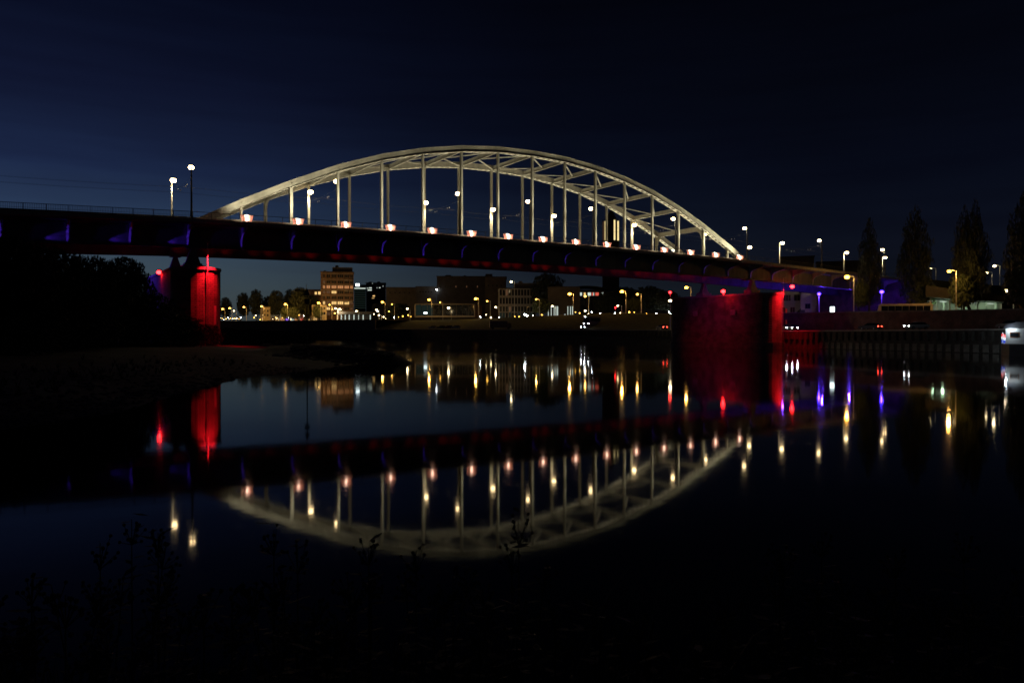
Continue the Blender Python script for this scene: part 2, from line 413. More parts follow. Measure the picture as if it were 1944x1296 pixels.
for j, p in enumerate(inner):
    t = j / (n - 1) * (len(far) - 1); a = int(min(t, len(far) - 2)); f_ = t - a
    outp.append((far[a][0] * (1 - f_) + far[a + 1][0] * f_, far[a][1] * (1 - f_) + far[a + 1][1] * f_, 12))
mbl.add(inner + outp, [(j, n + j, n + j + 1, j + 1) for j in range(n - 1)])
tag(mbl.build('ground', pave), 'town ground reaching to the horizon', kind='structure')
def wallband(name, o0, thick, z0f, z1f, m, i0, i1, label, cat, capm=None):
    r = empty(name, off(i0, o0, 0), label, cat); mb = MB(); n = i1 - i0
    P = []
    for i in range(i0, i1): P += [off(i, o0, z0f(i)), off(i, o0, z1f(i)), off(i, o0 + thick, z1f(i)), off(i, o0 + thick, z0f(i))]
    fs = []
    for j in range(n - 1):
        for k in range(4): fs.append((j * 4 + k, j * 4 + (k + 1) % 4, j * 4 + 4 + (k + 1) % 4, j * 4 + 4 + k))
    fs += [(3, 2, 1, 0), tuple((n - 1) * 4 + k for k in range(4))]
    mb.add(P, fs); mb.build('wall_face', m, r)
    if capm:
        mb = MB(); P = []
        for i in range(i0, i1): P += [off(i, o0 - .12, z1f(i) + .003), off(i, o0 - .12, z1f(i) + .25), off(i, o0 + thick + .1, z1f(i) + .25), off(i, o0 + thick + .1, z1f(i) + .003)]
        mb.add(P, fs); mb.build('coping', capm, r)
    return r
iA = iq(-200)
quay = wallband('quay_wall', 0, .9, lambda i: -2, lambda i: Q[i, 2] - .25, piling_m, iA, len(Q), 'long dark quay wall with sheet piling and a pale coping strip', 'quay wall', concrete)
piling_m = mat('rusty_sheet_piling', (.045, .040, .035), rough=.85, bump=.3, scale=1.2, var=.4)
pile_mesh = MB().prism([(-.55, 0), (-.35, -.35), (.35, -.35), (.55, 0)], -1.5, 0).mesh('sheet_pile', piling_m)
pan_mesh = MB().box((0, -.06, 0), (1.0, .12, 1.25)).mesh('panel', fender_m)
s = 0.0
for i in range(iq(-75), iq(120)):
    seg = np.linalg.norm(Q[i + 1, :2] - Q[i, :2])
    while s < seg:
        t = s / seg; p = Q[i] + (Q[i + 1] - Q[i]) * t
        o = bpy.data.objects.new('sheet_pile', pile_mesh); C.objects.link(o); o.parent = quay
        o.rotation_euler.z = math.atan2(T[i, 1], T[i, 0]) + math.pi
        o.location = Vector((p[0] - NRM[i, 0] * .002, p[1] - NRM[i, 1] * .002, p[2] - .45)) - wloc(quay)
        if Q[i, 1] < -18 and Q[i, 1] > -62:
            o2 = bpy.data.objects.new('panel', pan_mesh); C.objects.link(o2); o2.parent = quay
            o2.rotation_euler.z = o.rotation_euler.z
            q = p[:2] + T[i] * .95
            o2.location = Vector((q[0] - NRM[i, 0] * .005, q[1] - NRM[i, 1] * .005, .72)) - wloc(quay)
        s += 1.9
    s -= seg
wallband('retaining_wall', LW, .5, lambda i: Q[i, 2] - .5, lambda i: ZU[i] + .35, wall_brick, iA, I30 + 1, 'long brown brick retaining wall behind the quay road, right of the red pier', 'wall', concrete_dark)
wallband('promenade_wall', LW, .5, lambda i: Q[i, 2] - .5, lambda i: ZU[i] + .2, concrete_dark, I250 - 1, len(Q), 'dark promenade wall below the row of round trees at the left', 'wall', concrete_dark)

# ------------------------------------------------------------------ the bridge
YW = 14.681
def dk(X): t = (X - 60) / 60; return 20.0568 + .0216 * t - .57594 * t * t
def zd(X):
    if X < 0: return 19.03 + .0325 * X
    if X > 120: return 19.05 - .027 * (X - 120)
    return dk(X) - .45
ZA = [16.99, 16.79, 16.02, 14.69, 12.79, 10.25, 7.09, 3.53, -.35]
def ztop(k): return dk(k * 7.5) + ZA[abs(k - 8)]
GD = 3.5
br = empty('arch_bridge', (60, YW / 2, 0), 'long steel arch bridge floodlit in pale yellow over the dark river', 'bridge')
DEP, RW = 1.05, .9
for y in (0.0, YW):
    out = -1 if y == 0 else 1
    lac = MB()
    for k in range(16):
        p, q = Vector((k * 7.5, y, ztop(k))), Vector(((k + 1) * 7.5, y, ztop(k + 1)))
        d = (q - p).normalized(); nn = Vector((-d.z, 0, d.x))
        mb = MB(); m1, m2 = p - nn * DEP / 2, q - nn * DEP / 2
        for sgn in (-1, 1):                                             # the two webs
            mb.bar(m1 + Vector((0, sgn * (RW / 2 - .03), 0)), m2 + Vector((0, sgn * (RW / 2 - .03), 0)), .05, DEP - .08, up=nn)
            mb.bar(m1 - nn * (DEP / 2 - .03) + Vector((0, sgn * (RW / 2 - .03), 0)), m2 - nn * (DEP / 2 - .03) + Vector((0, sgn * (RW / 2 - .03), 0)), .22, .05, up=nn)
        mb.bar(p - nn * .02, q - nn * .02, RW + .22, .05, up=nn)          # top plate
        mb.build('arch_segment', steel, br)
        mi = MB(); mi.bar(p - nn * (DEP - .13), q - nn * (DEP - .13), RW - .14, .03, up=nn); mi.build('shade_plate', hole_shade, br)  # added dark sheet, makes the gaps between battens read as shade
        L = (q - p).length; nb = max(6, round(L / 1.25))
        for j in range(nb):
            c = p + d * (L * (j + .5) / nb) - nn * (DEP - .035)
            h = L / nb * .25
            lac.bar(c - d * h, c + d * h, RW - .285, .04, up=nn)
    o = lac.build('batten_plates', steel, br); o['kind'] = 'stuff'
    for k in range(1, 16):
        X = k * 7.5; z0, z1 = zd(X) - .3, ztop(k) - DEP - .02
        if z1 - z0 < 1: continue
        mb = MB(); wide = .32 if k not in (2, 14) else .46
        for sgn in (-1, 1): mb.box((X, y + sgn * .23, (z0 + z1) / 2), (wide, .04, z1 - z0))
        mb.box((X, y, (z0 + z1) / 2), (.03, .42, z1 - z0))
        mb.build('hanger', steel, br)
for k in range(1, 16):
    p = Vector((k * 7.5, -RW / 2 + .012, ztop(k) - DEP * .5))
    mb = MB()
    for sg in (-1, 1):
        q = Vector(((k + sg) * 7.5, -RW / 2 + .012, ztop(k + sg) - DEP * .5)); d = (q - p).normalized(); nn = Vector((-d.z, 0, d.x)) * (1 if d.x > 0 else -1)
        mb.bar(p - d * .05, p + d * .75, .035, DEP - .16, up=nn)
        if sg > 0:
            m2 = MB(); m2.bar(p + d * 3.4, p + d * 3.9, .03, DEP - .16, up=nn); m2.build('splice_plate', steel, br)
    mb.build('gusset_plate', steel, br)
# top bracing
def ibeam(mb, a, b, h, w, t=.04):
    a, b = Vector(a), Vector(b)
    mb.bar(a, b, t, h - 2 * t); mb.bar(a + Vector((0, 0, h / 2 - t / 2)), b + Vector((0, 0, h / 2 - t / 2)), w, t)
    mb.bar(a - Vector((0, 0, h / 2 - t / 2)), b - Vector((0, 0, h / 2 - t / 2)), w, t)
for k in range(2, 15):
    X = k * 7.5; z = ztop(k) - .62
    mb = MB(); y0, y1 = RW / 2, YW - RW / 2
    if k in (2, 14):
        ibeam(mb, (X, y0, z - .1), (X, y1, z - .1), .95, .4)
        mb.build('portal_beam', steel, br)
        for yy, sg in ((y0 - .05, 1), (y1 + .05, -1)):
            prof = [(yy, z - .55)] + [(yy + sg * 1.7 * (1 - math.cos(t)), z - .56 - 1.7 * (1 - math.sin(t))) for t in np.linspace(math.pi / 2, 0, 6)[::-1]]
            pts = [(yy, z - .57), (yy, z - 2.4)] + [(yy + sg * (.15 + 1.8 * (1 - math.cos(a_))), z - 2.4 + 1.83 * math.sin(a_)) for a_ in np.linspace(0, math.pi / 2, 7)]
            m2 = MB(); nn_ = len(pts)
            P = [(X - .14, a_, b_) for a_, b_ in pts] + [(X + .14, a_, b_) for a_, b_ in pts]
            m2.add(P, [tuple(range(nn_)), tuple(range(2 * nn_ - 1, nn_ - 1, -1))] + [((i + 1) % nn_, i, nn_ + i, nn_ + (i + 1) % nn_) for i in range(nn_)])
            m2.build('portal_bracket', steel, br)
    else:
        ibeam(mb, (X, y0, z), (X, y1, z), .78, .34); mb.build('cross_strut', steel, br)
for k in range(2, 14):
    for y in (RW / 2, YW - RW / 2):
        a, b = (k, k + 1) if k < 8 else (k + 1, k)      # a: strut whose middle is met, b: node
        p = Vector((a * 7.5, YW / 2, ztop(a) - .75)); q = Vector((b * 7.5, y, ztop(b) - .75))
        mb = MB(); mb.bar(p, q, .22, .16); mb.build('diagonal_brace', steel, br)
# girders, floor beams, deck
def along(x0, x1, step=2.5): return np.linspace(x0, x1, int(abs(x1 - x0) / step) + 1)
def strip(mb, X, ya, yb, za, zb, zc):                   # solid strip between ya and yb, zb below, za above, offsets to zd
    P = []
    for x in X: z = zc(x); P += [(x, ya, z + zb), (x, ya, z + za), (x, yb, z + za), (x, yb, z + zb)]
    n = len(X); fs = [(3, 2, 1, 0)[::-1], tuple((n - 1) * 4 + k for k in range(4))[::-1]]
    for j in range(n - 1):
        for k in range(4): fs.append((j * 4 + k, j * 4 + (k + 1) % 4, j * 4 + 4 + (k + 1) % 4, j * 4 + 4 + k))
    mb.add(P, fs)
def deck_span(root, x0, x1, nodes):
    X = along(x0, x1)
    for y in (0.0, YW):
        mb = MB(); strip(mb, X, y - .03, y + .03, -.5, -GD + .05, zd); strip(mb, X, y - .42, y + .42, -GD + .05, -GD, zd); strip(mb, X, y - .35, y + .35, -.36, -.42, zd)
        strip(mb, X, y - .06, y + .06, -GD + 1.05, -GD + .97, zd)
        mb.build('main_girder', girder_m, root)
    mb = MB(); strip(mb, X, -3.88, YW + 3.88, 0, -.34, zd); mb.build('deck_slab', concrete_dark, root)
    for ya, yb in ((-4.12, -3.9), (YW + 3.9, YW + 4.12)):
        mb = MB(); strip(mb, X, ya, yb, .12, -.42, zd); mb.build('edge_beam', coping_m, root)
    mb = MB(); strip(mb, X, -.62, -.45, .85, .003, zd); mb.build('guard_kerb', coping_m, root)
    for y in (3.4, 7.3, 11.2):
        mb = MB(); strip(mb, X, y - .15, y + .15, -.345, -.9, zd); mb.build('stringer', steel_dark, root)
    for x in nodes:
        z = zd(x)
        mb = MB(); ibeam(mb, (x, .05, z - 1.2), (x, YW - .05, z - 1.2), 1.5, .4); mb.build('floor_beam', steel, root)
        for out, y in ((-1, 0.0), (1, YW)):
            mb = MB(); pts = [(.05, -GD + .08), (.22, -GD + .4), (.24, -GD + 1.5), (.75, -GD + 2.05), (3.75, -.72), (3.86, -.36), (.05, -.36)]
            P = [(x - .02, y + out * a, z + b) for a, b in pts] + [(x + .02, y + out * a, z + b) for a, b in pts]; n = len(pts)
            mb.add(P, [tuple(range(n)), tuple(range(2 * n - 1, n - 1, -1))] + [((i + 1) % n, i, n + i, n + (i + 1) % n) for i in range(n)])
            for (a0, b0), (a1, b1) in zip(pts[1:4], pts[2:5]):
                mb.bar((x, y + out * (a0 + .012), z + b0 - .012), (x, y + out * (a1 + .012), z + b1 - .012), .30, .03, up=(0, out, -.7))
            mb.build('bracket', steel, root)
def railing(root, x0, x1, y, dense):
    mb = MB()
    X = along(x0, x1)
    P = [(x, y, zd(x) + 1.12) for x in X]
    for a, b in zip(P[:-1], P[1:]): mb.bar(a, b, .06, .07)
    for a, b in zip(P[:-1], P[1:]): mb.bar(Vector(a) - Vector((0, 0, .55)), Vector(b) - Vector((0, 0, .55)), .03, .03)
    mb.build('handrail', rail_m, root)
    for x in np.arange(x0, x1, 2.5):
        MB().bar((x, y, zd(x) + .02), (x, y, zd(x) + 1.1), .07, .07).build('railing_post', rail_m, root)
    if dense:
        mb = MB()
        for x in np.arange(x0, x1, .19): mb.bar((x, y, zd(x) + .1), (x, y, zd(x) + 1.09), .04, .04)
        o = mb.build('railing_bars', rail_m, root); o['kind'] = 'stuff'
deck_span(br, 0.03, 119.97, [k * 7.5 for k in range(17)])
railing(br, 0.03, 120, -3.98, False)
MBr = MB(); 
for sgnY in (YW + 3.98,):
    mb = MB(); X = along(0, 120)
    for a, b in zip(X[:-1], X[1:]): mb.bar((a, sgnY, zd(a) + 1.12), (b, sgnY, zd(b) + 1.12), .06, .07)
    mb.build('handrail', rail_m, br)
ap1 = empty('approach_span', (-40, YW / 2, 0), 'dark approach span left of the arch with close railing bars and blue lit girder', 'bridge span')
deck_span(ap1, -95, -.03, [-7.5 * k for k in range(1, 13)]); railing(ap1, -60, -.1, -3.98, True)
ap2 = empty('approach_span', (145, YW / 2, 0), 'approach span right of the arch, lit amber and violet from below', 'bridge span')
deck_span(ap2, 120.03, 174, [120 + 7.5 * k for k in range(1, 8)]); railing(ap2, 120.1, 174, -3.98, False)

def stadium(X, y0, y1, r, n=14):
    p = [(X + r * math.cos(a), y0 + r * math.sin(a)) for a in np.linspace(-math.pi, 0, n)]
    return p + [(X + r * math.cos(a), y1 + r * math.sin(a)) for a in np.linspace(0, math.pi, n)]
def pier(X, zt, label, z0=-2, y0=-6, r0=3.2):
    r = empty('bridge_pier', (X, YW / 2, 0), label, 'bridge pier')
    MB().prism(stadium(X, y0, 20.7, r0), z0, zt - .35).build('pier_shaft', pier_brick, r)
    MB().prism(stadium(X, y0, 20.7, r0 + .12), zt - .345, zt).build('coping', concrete, r)
    MB().prism(stadium(X, y0 - .1, 20.8, r0 + .3), z0, 1.35).build('plinth', concrete_dark, r)
    for y in (0, YW):
        zb = zd(X) - GD
        mb = MB(); mb.box((X + .7, y, zt + .45), (2.9, 2.2, .9)); mb.build('pedestal', concrete, r)
        mb = MB(); mb.prism([(X - .5, y - .6), (X + 1.9, y - .6), (X + 1.9, y + .6), (X - .5, y + .6)], zt + .905, zt + 1.2)
        b0 = [(X - .3, y - .5, zt + 1.2), (X + 1.7, y - .5, zt + 1.2), (X + 1.7, y + .5, zt + 1.2), (X - .3, y + .5, zt + 1.2)]
        t0 = [(X + .4, y - .4, zb - .15), (X + 1.0, y - .4, zb - .15), (X + 1.0, y + .4, zb - .15), (X + .4, y + .4, zb - .15)]
        mb.add(b0 + t0, [(3, 2, 1, 0), (4, 5, 6, 7), (0, 1, 5, 4), (1, 2, 6, 5), (2, 3, 7, 6), (3, 0, 4, 7)])
        mb.box((X + .7, y, zb - .075), (1.6, 1.0, .145)); mb.build('bearing', steel_dark, r)
    return r
p1 = pier(0, 12.05, 'left brick bridge pier with a rounded nose washed in red light, blue behind the trees')
p2 = pier(120, 12.25, 'right brick bridge pier standing in the river, dim red with a bright red right edge', y0=-5.1, r0=3.0)
pier(-60, 12.0, 'third bridge pier hidden behind the trees at the left')
# sheds, recesses and ladders on the piers
MB().box((116.7, 2.0, 8.1), (.25, 1.5, 1.2)).build('niche_frame', concrete, p2); MB().box((116.65, 13.5, 8.1), (.25, 1.5, 1.2)).build('niche_frame', concrete, p2)
MB().box((120.9, -9.16, 8.2), (.5, .12, .9)).build('gauge_board', steel_dark, p2); MB().box((120.9, -9.16, 5.8), (.5, .12, .9)).build('gauge_board', steel_dark, p2)
MB().box((2.0, -8.60, 5.6), (.30, .08, 2.6), .3).build('gauge_board', concrete, p1); MB().box((2.05, -8.66, 3.2), (.6, .12, .5), .3).build('notice_plate', concrete, p1)
# abutment
ab = empty('abutment', (174, 7, 8), 'dark brick abutment wall at the right end of the bridge', 'abutment')
MB().box((176.5, 7.3, 11.9), (5, 28, 10.9)).build('abutment_wall', wall_brick, ab)
MB().box((176.2, 7.3, 17.5), (5.8, 29, .3)).build('coping', concrete, ab)
tag(MB().add([(179, -9, 17.3), (430, -20, 13), (430, 40, 13), (179, 23, 17.3), (179, -17, 6.6), (430, -50, 6.6), (430, 70, 6.6), (179, 36, 6.6)],
    [(0, 1, 2, 3), (4, 5, 1, 0), (3, 2, 6, 7), (4, 0, 3, 7)]).build('road_embankment', grass_m), 'road embankment carrying the approach road', kind='structure')

# ------------------------------------------------------------------ lamps along the bridge
def lamp_post(h, arm, sgn, m, glowm, size=1.0, name='street_lamp', tall=0.0):
    r = empty(name, (0, 0, 0), group='street lamps along the bridge')
    MB().tube((0, 0, 0), (0, 0, h + tall), .17, .10, 10).build('pole', m, r)
    MB().tube((0, 0, 0), (0, 0, 1.1), .22, .22, 10).build('base_sleeve', m, r)
    MB().tube((0, 0, h - .05), (arm * .2, sgn * arm, h + .10), .06, .05, 6).build('arm', m, r)
    hx, hy = arm * .2, sgn * (arm + .25)
    MB().ball((hx, hy, h + .24), (.30 * size, .46 * size, .09 * size), 12, 6).build('housing', pole_dark, r)
    MB().ball((hx, hy, h - .02), (.40 * size, .46 * size, .33 * size), 12, 6).build('lens', glowm, r)
    return r, (hx, hy)
LA, ha = lamp_post(8.15, .55, -1, pole_m, e_warm, 1.15)  # lamplight on these poles is put into their pale colour
LB, hb = lamp_post(8.05, .55, 1, pole_dark, e_warm, 1.0)  # unlit side of these poles is put into their dark colour
ords = ['first', 'second', 'third', 'fourth', 'fifth', 'sixth', 'seventh', 'eighth', 'ninth', 'tenth']
first = True
for row, proto, hd, Yp, lst in (('A', LA, ha, 13.9, [0.1, 22.2, 44.4, 59.3, 74.3, 96.7, 119.5]), ('B', LB, hb, .75, [.7, 22.7, 45.0, 60, 75, 97.4, 119.9])):
    for i, X in enumerate(lst):
        z = zd(X) + (.25 if row == 'A' else .33)
        lab = (f'pale street lamp on the far deck side, {ords[i]} from the left end of the arch' if row == 'A'
               else f'dark pole street lamp on the near deck side, {ords[i]} from the left arch end')
        if i == 0: o = proto; o['label'] = lab; o.location = (X, Yp, z)
        else: o = copy_tree(proto, lab, (X, Yp, z))
        o['category'] = 'street lamp'
        lamp('SPOT', (X + hd[0], Yp + hd[1], z + 7.6), 1000, WARM, o, .12, aim=(X + hd[0], Yp + hd[1] * .8, z), cone=150, blend=.6)
EXT = [(134.7, 13.4, 25.0, 'A', 'low street lamp just right of the arch foot'), (147.3, 13.4, 26.9, 'A', 'pale street lamp standing alone on the deck right of the arch'),
       (175.0, 13.4, 26.0, 'A', 'pale street lamp over the amber lit approach span'), (193.5, 13.4, 25.6, 'A', 'pale street lamp left of the second poplar, below a higher lamp'),
       (147.9, 1.2, 26.6, 'B', 'street lamp on a tall dark pole between the arch and the poplars'), (175.0, 1.2, 25.9, 'B', 'higher of the two lamps beside the first poplar')]
for x, y, z, row, lab in EXT:
    pr = LA if row == 'A' else LB
    zz = z - 8.1; o = copy_tree(pr, lab, (x, y, zz)); o['category'] = 'street lamp'
    lamp('SPOT', (x + .1, y + (-.8 if row == 'A' else .8), z - .5), 900, WARM, o, .12, aim=(x, y, zz), cone=150, blend=.6)
# floodlight boxes on the handrail line, one at each hanger
pinkglass = bpy.data.materials.new('pink_tinted_screen'); pinkglass.use_nodes = True
t = pinkglass.node_tree; t.nodes.clear()
tr = t.nodes.new('ShaderNodeBsdfTranslucent'); tr.inputs[0].default_value = (.75, .36, .30, 1)
tp = t.nodes.new('ShaderNodeBsdfTransparent'); mxs = t.nodes.new('ShaderNodeMixShader'); mxs.inputs[0].default_value = .55
om = t.nodes.new('ShaderNodeOutputMaterial'); t.links.new(tp.outputs[0], mxs.inputs[1]); t.links.new(tr.outputs[0], mxs.inputs[2]); t.links.new(mxs.outputs[0], om.inputs[0])
fb = empty('floodlight_box', (0, 0, 0), group='floodlight boxes along the near handrail')
MB().ball((0, 0, .50), (.26, .2, .36), 10, 6).build('lamp_core', e_flood, fb)
MB().box((0, 0, .07), (.6, .5, .14)).build('base', steel_dark, fb)
for sx_ in (-1, 1): MB().add([(sx_ * .62, -.30, .14), (sx_ * .62, .30, .14), (sx_ * .84, .34, 1.02), (sx_ * .84, -.34, 1.02)], [(0, 1, 2, 3)]).build('side_screen', pinkglass, fb)
for sy in (-1, 1): MB().add([(-.62, sy * .30, .14), (.62, sy * .30, .14), (.84, sy * .34, 1.02), (-.84, sy * .34, 1.02)], [(0, 1, 2, 3)]).build('front_screen', pinkglass, fb)
mb = MB()
for a, b in (((-.84, -.36, 1.05), (.84, -.36, 1.05)), ((-.84, .36, 1.05), (.84, .36, 1.05)), ((-.84, -.36, 1.05), (-.84, .36, 1.05)), ((.84, -.36, 1.05), (.84, .36, 1.05))): mb.bar(a, b, .07, .07)
mb.build('rim', white_wall, fb)
fo2 = None
ff = empty('floodlight', (0, 0, 0), group='floodlights behind the far arch')
MB().box((0, 0, .2), (.5, .4, .4)).build('housing', pole_dark, ff)
for k in range(1, 16):
    X = k * 7.5; z = zd(X) + .13
    lab = f'pinkish floodlight box on the near deck edge, {ords[k-1] if k <= 8 else ords[15-k]} from the {"left" if k <= 8 else "right"} arch end'
    o = fb if k == 1 else copy_tree(fb, lab)
    o.location = (X, -3.6, z); o['label'] = lab; o['category'] = 'floodlight'
    hgt = ztop(k) - z
    lamp('SPOT', (X, -3.55, z + .95), 52 * (hgt + 5) ** 1.55, FLOOD, o, .12, aim=(X, -.4, ztop(k) - .3), cone=46 if hgt > 12 else (64 if hgt > 8 else 110), blend=.8)
    o = ff if k == 1 else copy_tree(ff)
    o.location = (X, YW + 3.5, z); o['label'] = 'small dark floodlight behind the far arch on the far deck edge'; o['category'] = 'floodlight'
    lamp('SPOT', (X, YW + 3.5, z + .5), 65 * (hgt + 5) ** 1.5, FLOOD, o, .12, aim=(X, YW + .3, ztop(k) - .3), cone=70 if hgt > 8 else 110, blend=.9)
# inboard lights washing the hangers and the far rib
for k in range(1, 16):
    X = k * 7.5; z = zd(X) + .2; hgt = ztop(k) - z
    lamp('SPOT', (X, 2.2, z), 4 * (hgt + 4) ** 1.5, FLOOD, br, .12, aim=(X, YW - .5, ztop(k) - hgt * .25), cone=80, blend=.9)
# blue lights on every bracket, red lights under the deck
for k in range(-3, 23):
    X = k * 7.5; root = br if 0 <= k <= 16 else (ap1 if k < 0 else ap2); z = zd(X)
    MB().bar((X, -.4, z - GD + .03), (X, -1.8, z - GD - .2), .06, .06).build('light_arm', steel_dark, root); MB().box((X, -1.75, z - GD - .27), (.22, .3, .1)).build('bracket_light_housing', steel_dark, root)
    lm = lamp('SPOT', (X, -1.7, z - GD - .15), 110 if k < 6 else 60, BLUE, root, .03, aim=(X, -.6, z - 2.0), cone=88, blend=.5); lm.scale = (.13, 1, 1)
    if k < 1: lamp('SPOT', (X - 4.2, -.55, z - GD + .25), 700, BLUE, root, .04, aim=(X - .2, -.1, z - GD + 1.1), cone=24, blend=.8)
for i in range(34):
    X = 1.5 + i * 3.6 + (.5 if i % 2 else -.5)
    if X < 122: lamp('SPOT', (X, YW - 1.5, zd(X) - GD + .7), (9 + (15 if X > 20 else 0)) * random.uniform(.7, 1.3), RED, br, .03, aim=(X + .3, YW - .02, zd(X) - GD + 1.7), cone=100, blend=1)
for i, X in enumerate((6, 20, 34, 50, 66, 82, 96, 108)):
    lamp('SPOT', (X, 4, zd(X) - GD - .2), 18 + X * .55, RED, br, .1, aim=(X + 4, YW, zd(X) - 1.8), cone=130, blend=1)
# red masts on the pier noses
for p, X, zt, yy in ((p1, .9, 12.05, -9.35), (p2, 121.3, 12.25, -8.1)):
    MB().tube((X, yy - .05, zt - 1.2), (X, yy - .05, zt + 3.3), .06, .05, 6).build('mast', white_wall, p)
    MB().tube((X, yy, 1.5), (X, yy, zt - .4), .05, .05, 6).build('cable_pipe', steel_dark, p)
    MB().box((X, yy - .5, zt + 3.3), (.35, .8, .12)).build('lamp_bracket', steel_dark, p)
lamp('SPOT', (1.35, -9.95, 14.5), 17000, REDF, p1, .05, aim=(1.0, -9.1, 5.0), cone=66, blend=1)
lamp('SPOT', (120.8, -10.0, 15.0), 15000, REDF, p2, .05, aim=(120.7, -8.3, 5.0), cone=84, blend=1)
lamp('SPOT', (88, 6, 15.2), 4400, RED, br, .1, aim=(117, 7, 2.5), cone=46, blend=1)
lamp('SPOT', (104, 12, 15.6), 260, BLUE, br, .1, aim=(117, 9, 11), cone=80, blend=.9)
lamp('SPOT', (106, -1, 15.6), 110, BLUE, br, .1, aim=(117, 2, 11), cone=70, blend=.9)
lamp('SPOT', (-9, 16, 15.2), 2400, BLUE, ap1, .1, aim=(-3, 12, 10.5), cone=90, blend=.9)
lamp('POINT', (138, 5, 14.6), 420, BLUE, ap2, .1); lamp('POINT', (150, 2.5, 13.6), 1000, BLUE, ap2, .1); lamp('POINT', (162, 3, 13.2), 1300, BLUE, ap2, .1)
def signal(name, p, m, label, cat, r=.3, post=None, power=0, col=None, fit='bracket', group=None):
    o = empty(name, p, label, cat, group)
    MB().ball(p, (r, r, r * .75), 10, 6).build('lens', m, o)
    MB().box((p[0], p[1], p[2] + r * .95), (r * 1.5, r * 1.5, r * .35)).build('hood', pole_dark, o)
    if post is not None: MB().tube((p[0] + r * .9, p[1] + r * .6, post), (p[0] + r * .9, p[1] + r * .6, p[2] + r), .10, .07, 6).build('post', pole_m, o)
    if power: lamp('POINT', (p[0], p[1], p[2] - r - .05), power, col, o, .1)
    return o
nl = signal('navigation_light', at(302, 517, 110.5), e_red, 'red navigation lamp at the top left of the left pier', 'navigation light', .36, None, 60, RED)
q_ = at(302, 517, 110.5); MB().bar((q_[0], q_[1], q_[2] + .42), (-3.1, q_[1] + .3, q_[2] + .42), .08, .08).build('bracket', pole_dark, nl)
signal('navigation_light', at(1373, 553, 176), e_red, 'red navigation lamp above the middle of the right pier', 'navigation light', .5, 12.0, 120, RED)
signal('navigation_light', at(1504, 544, 180), e_red, 'red lamp hanging below the deck right of the red pier', 'navigation light', .5, 16.2, 90, RED)
signal('navigation_light', at(1555, 558, 196), e_blue, 'blue lamp in front of the brick abutment', 'floodlight', .42, 7.0, 250, BLUE)
signal('navigation_light', at(1674, 554, 200), e_blue, 'blue lamp on a post between the first two poplars', 'floodlight', .5, 7.0, 220, BLUE)
# overhead wires
def wire(pts, name, label, r=.009):
    mb = MB()
    for (a, b) in zip(pts[:-1], pts[1:]):
        a, b = Vector(a), Vector(b)
        for i in range(6):
            f0, f1 = i / 6, (i + 1) / 6; sag = lambda f: Vector((0, 0, -.9 * f * (1 - f)))
            mb.tube(a.lerp(b, f0) + sag(f0), a.lerp(b, f1) + sag(f1), r, r, 4, False)
    return tag(mb.build(name, pole_dark), label, 'wire', 'overhead wires above the bridge deck')
for y, h, l in ((4.5, 6.0, 'thin overhead wire nearest the near arch'), (5.3, 6.05, 'thin overhead wire second from the near arch'), (9.4, 6.0, 'thin overhead wire second from the far arch'), (10.2, 6.05, 'thin overhead wire nearest the far arch')):
    wire([(x, y, zd(x) + h) for x in (-88, -60, -30, .7, 22.6, 45, 60, 75, 97.4, 120, 148, 175)], 'overhead_wire', l)
for X, ln in zip((.7, 22.6, 45, 60, 75, 97.4, 120, 148), ords):
    o = wire([(X, .75, zd(X) + 7), (X, 13.9, zd(X) + 7)], 'span_wire', f'{ln} cross wire from the left, strung between lamp poles over the deck', .011)
    for y in (4.5, 5.3, 9.4, 10.2): MB().box((X, y, zd(X) + 6.3), (.07, .16, .2)).build('insulator', concrete, o)

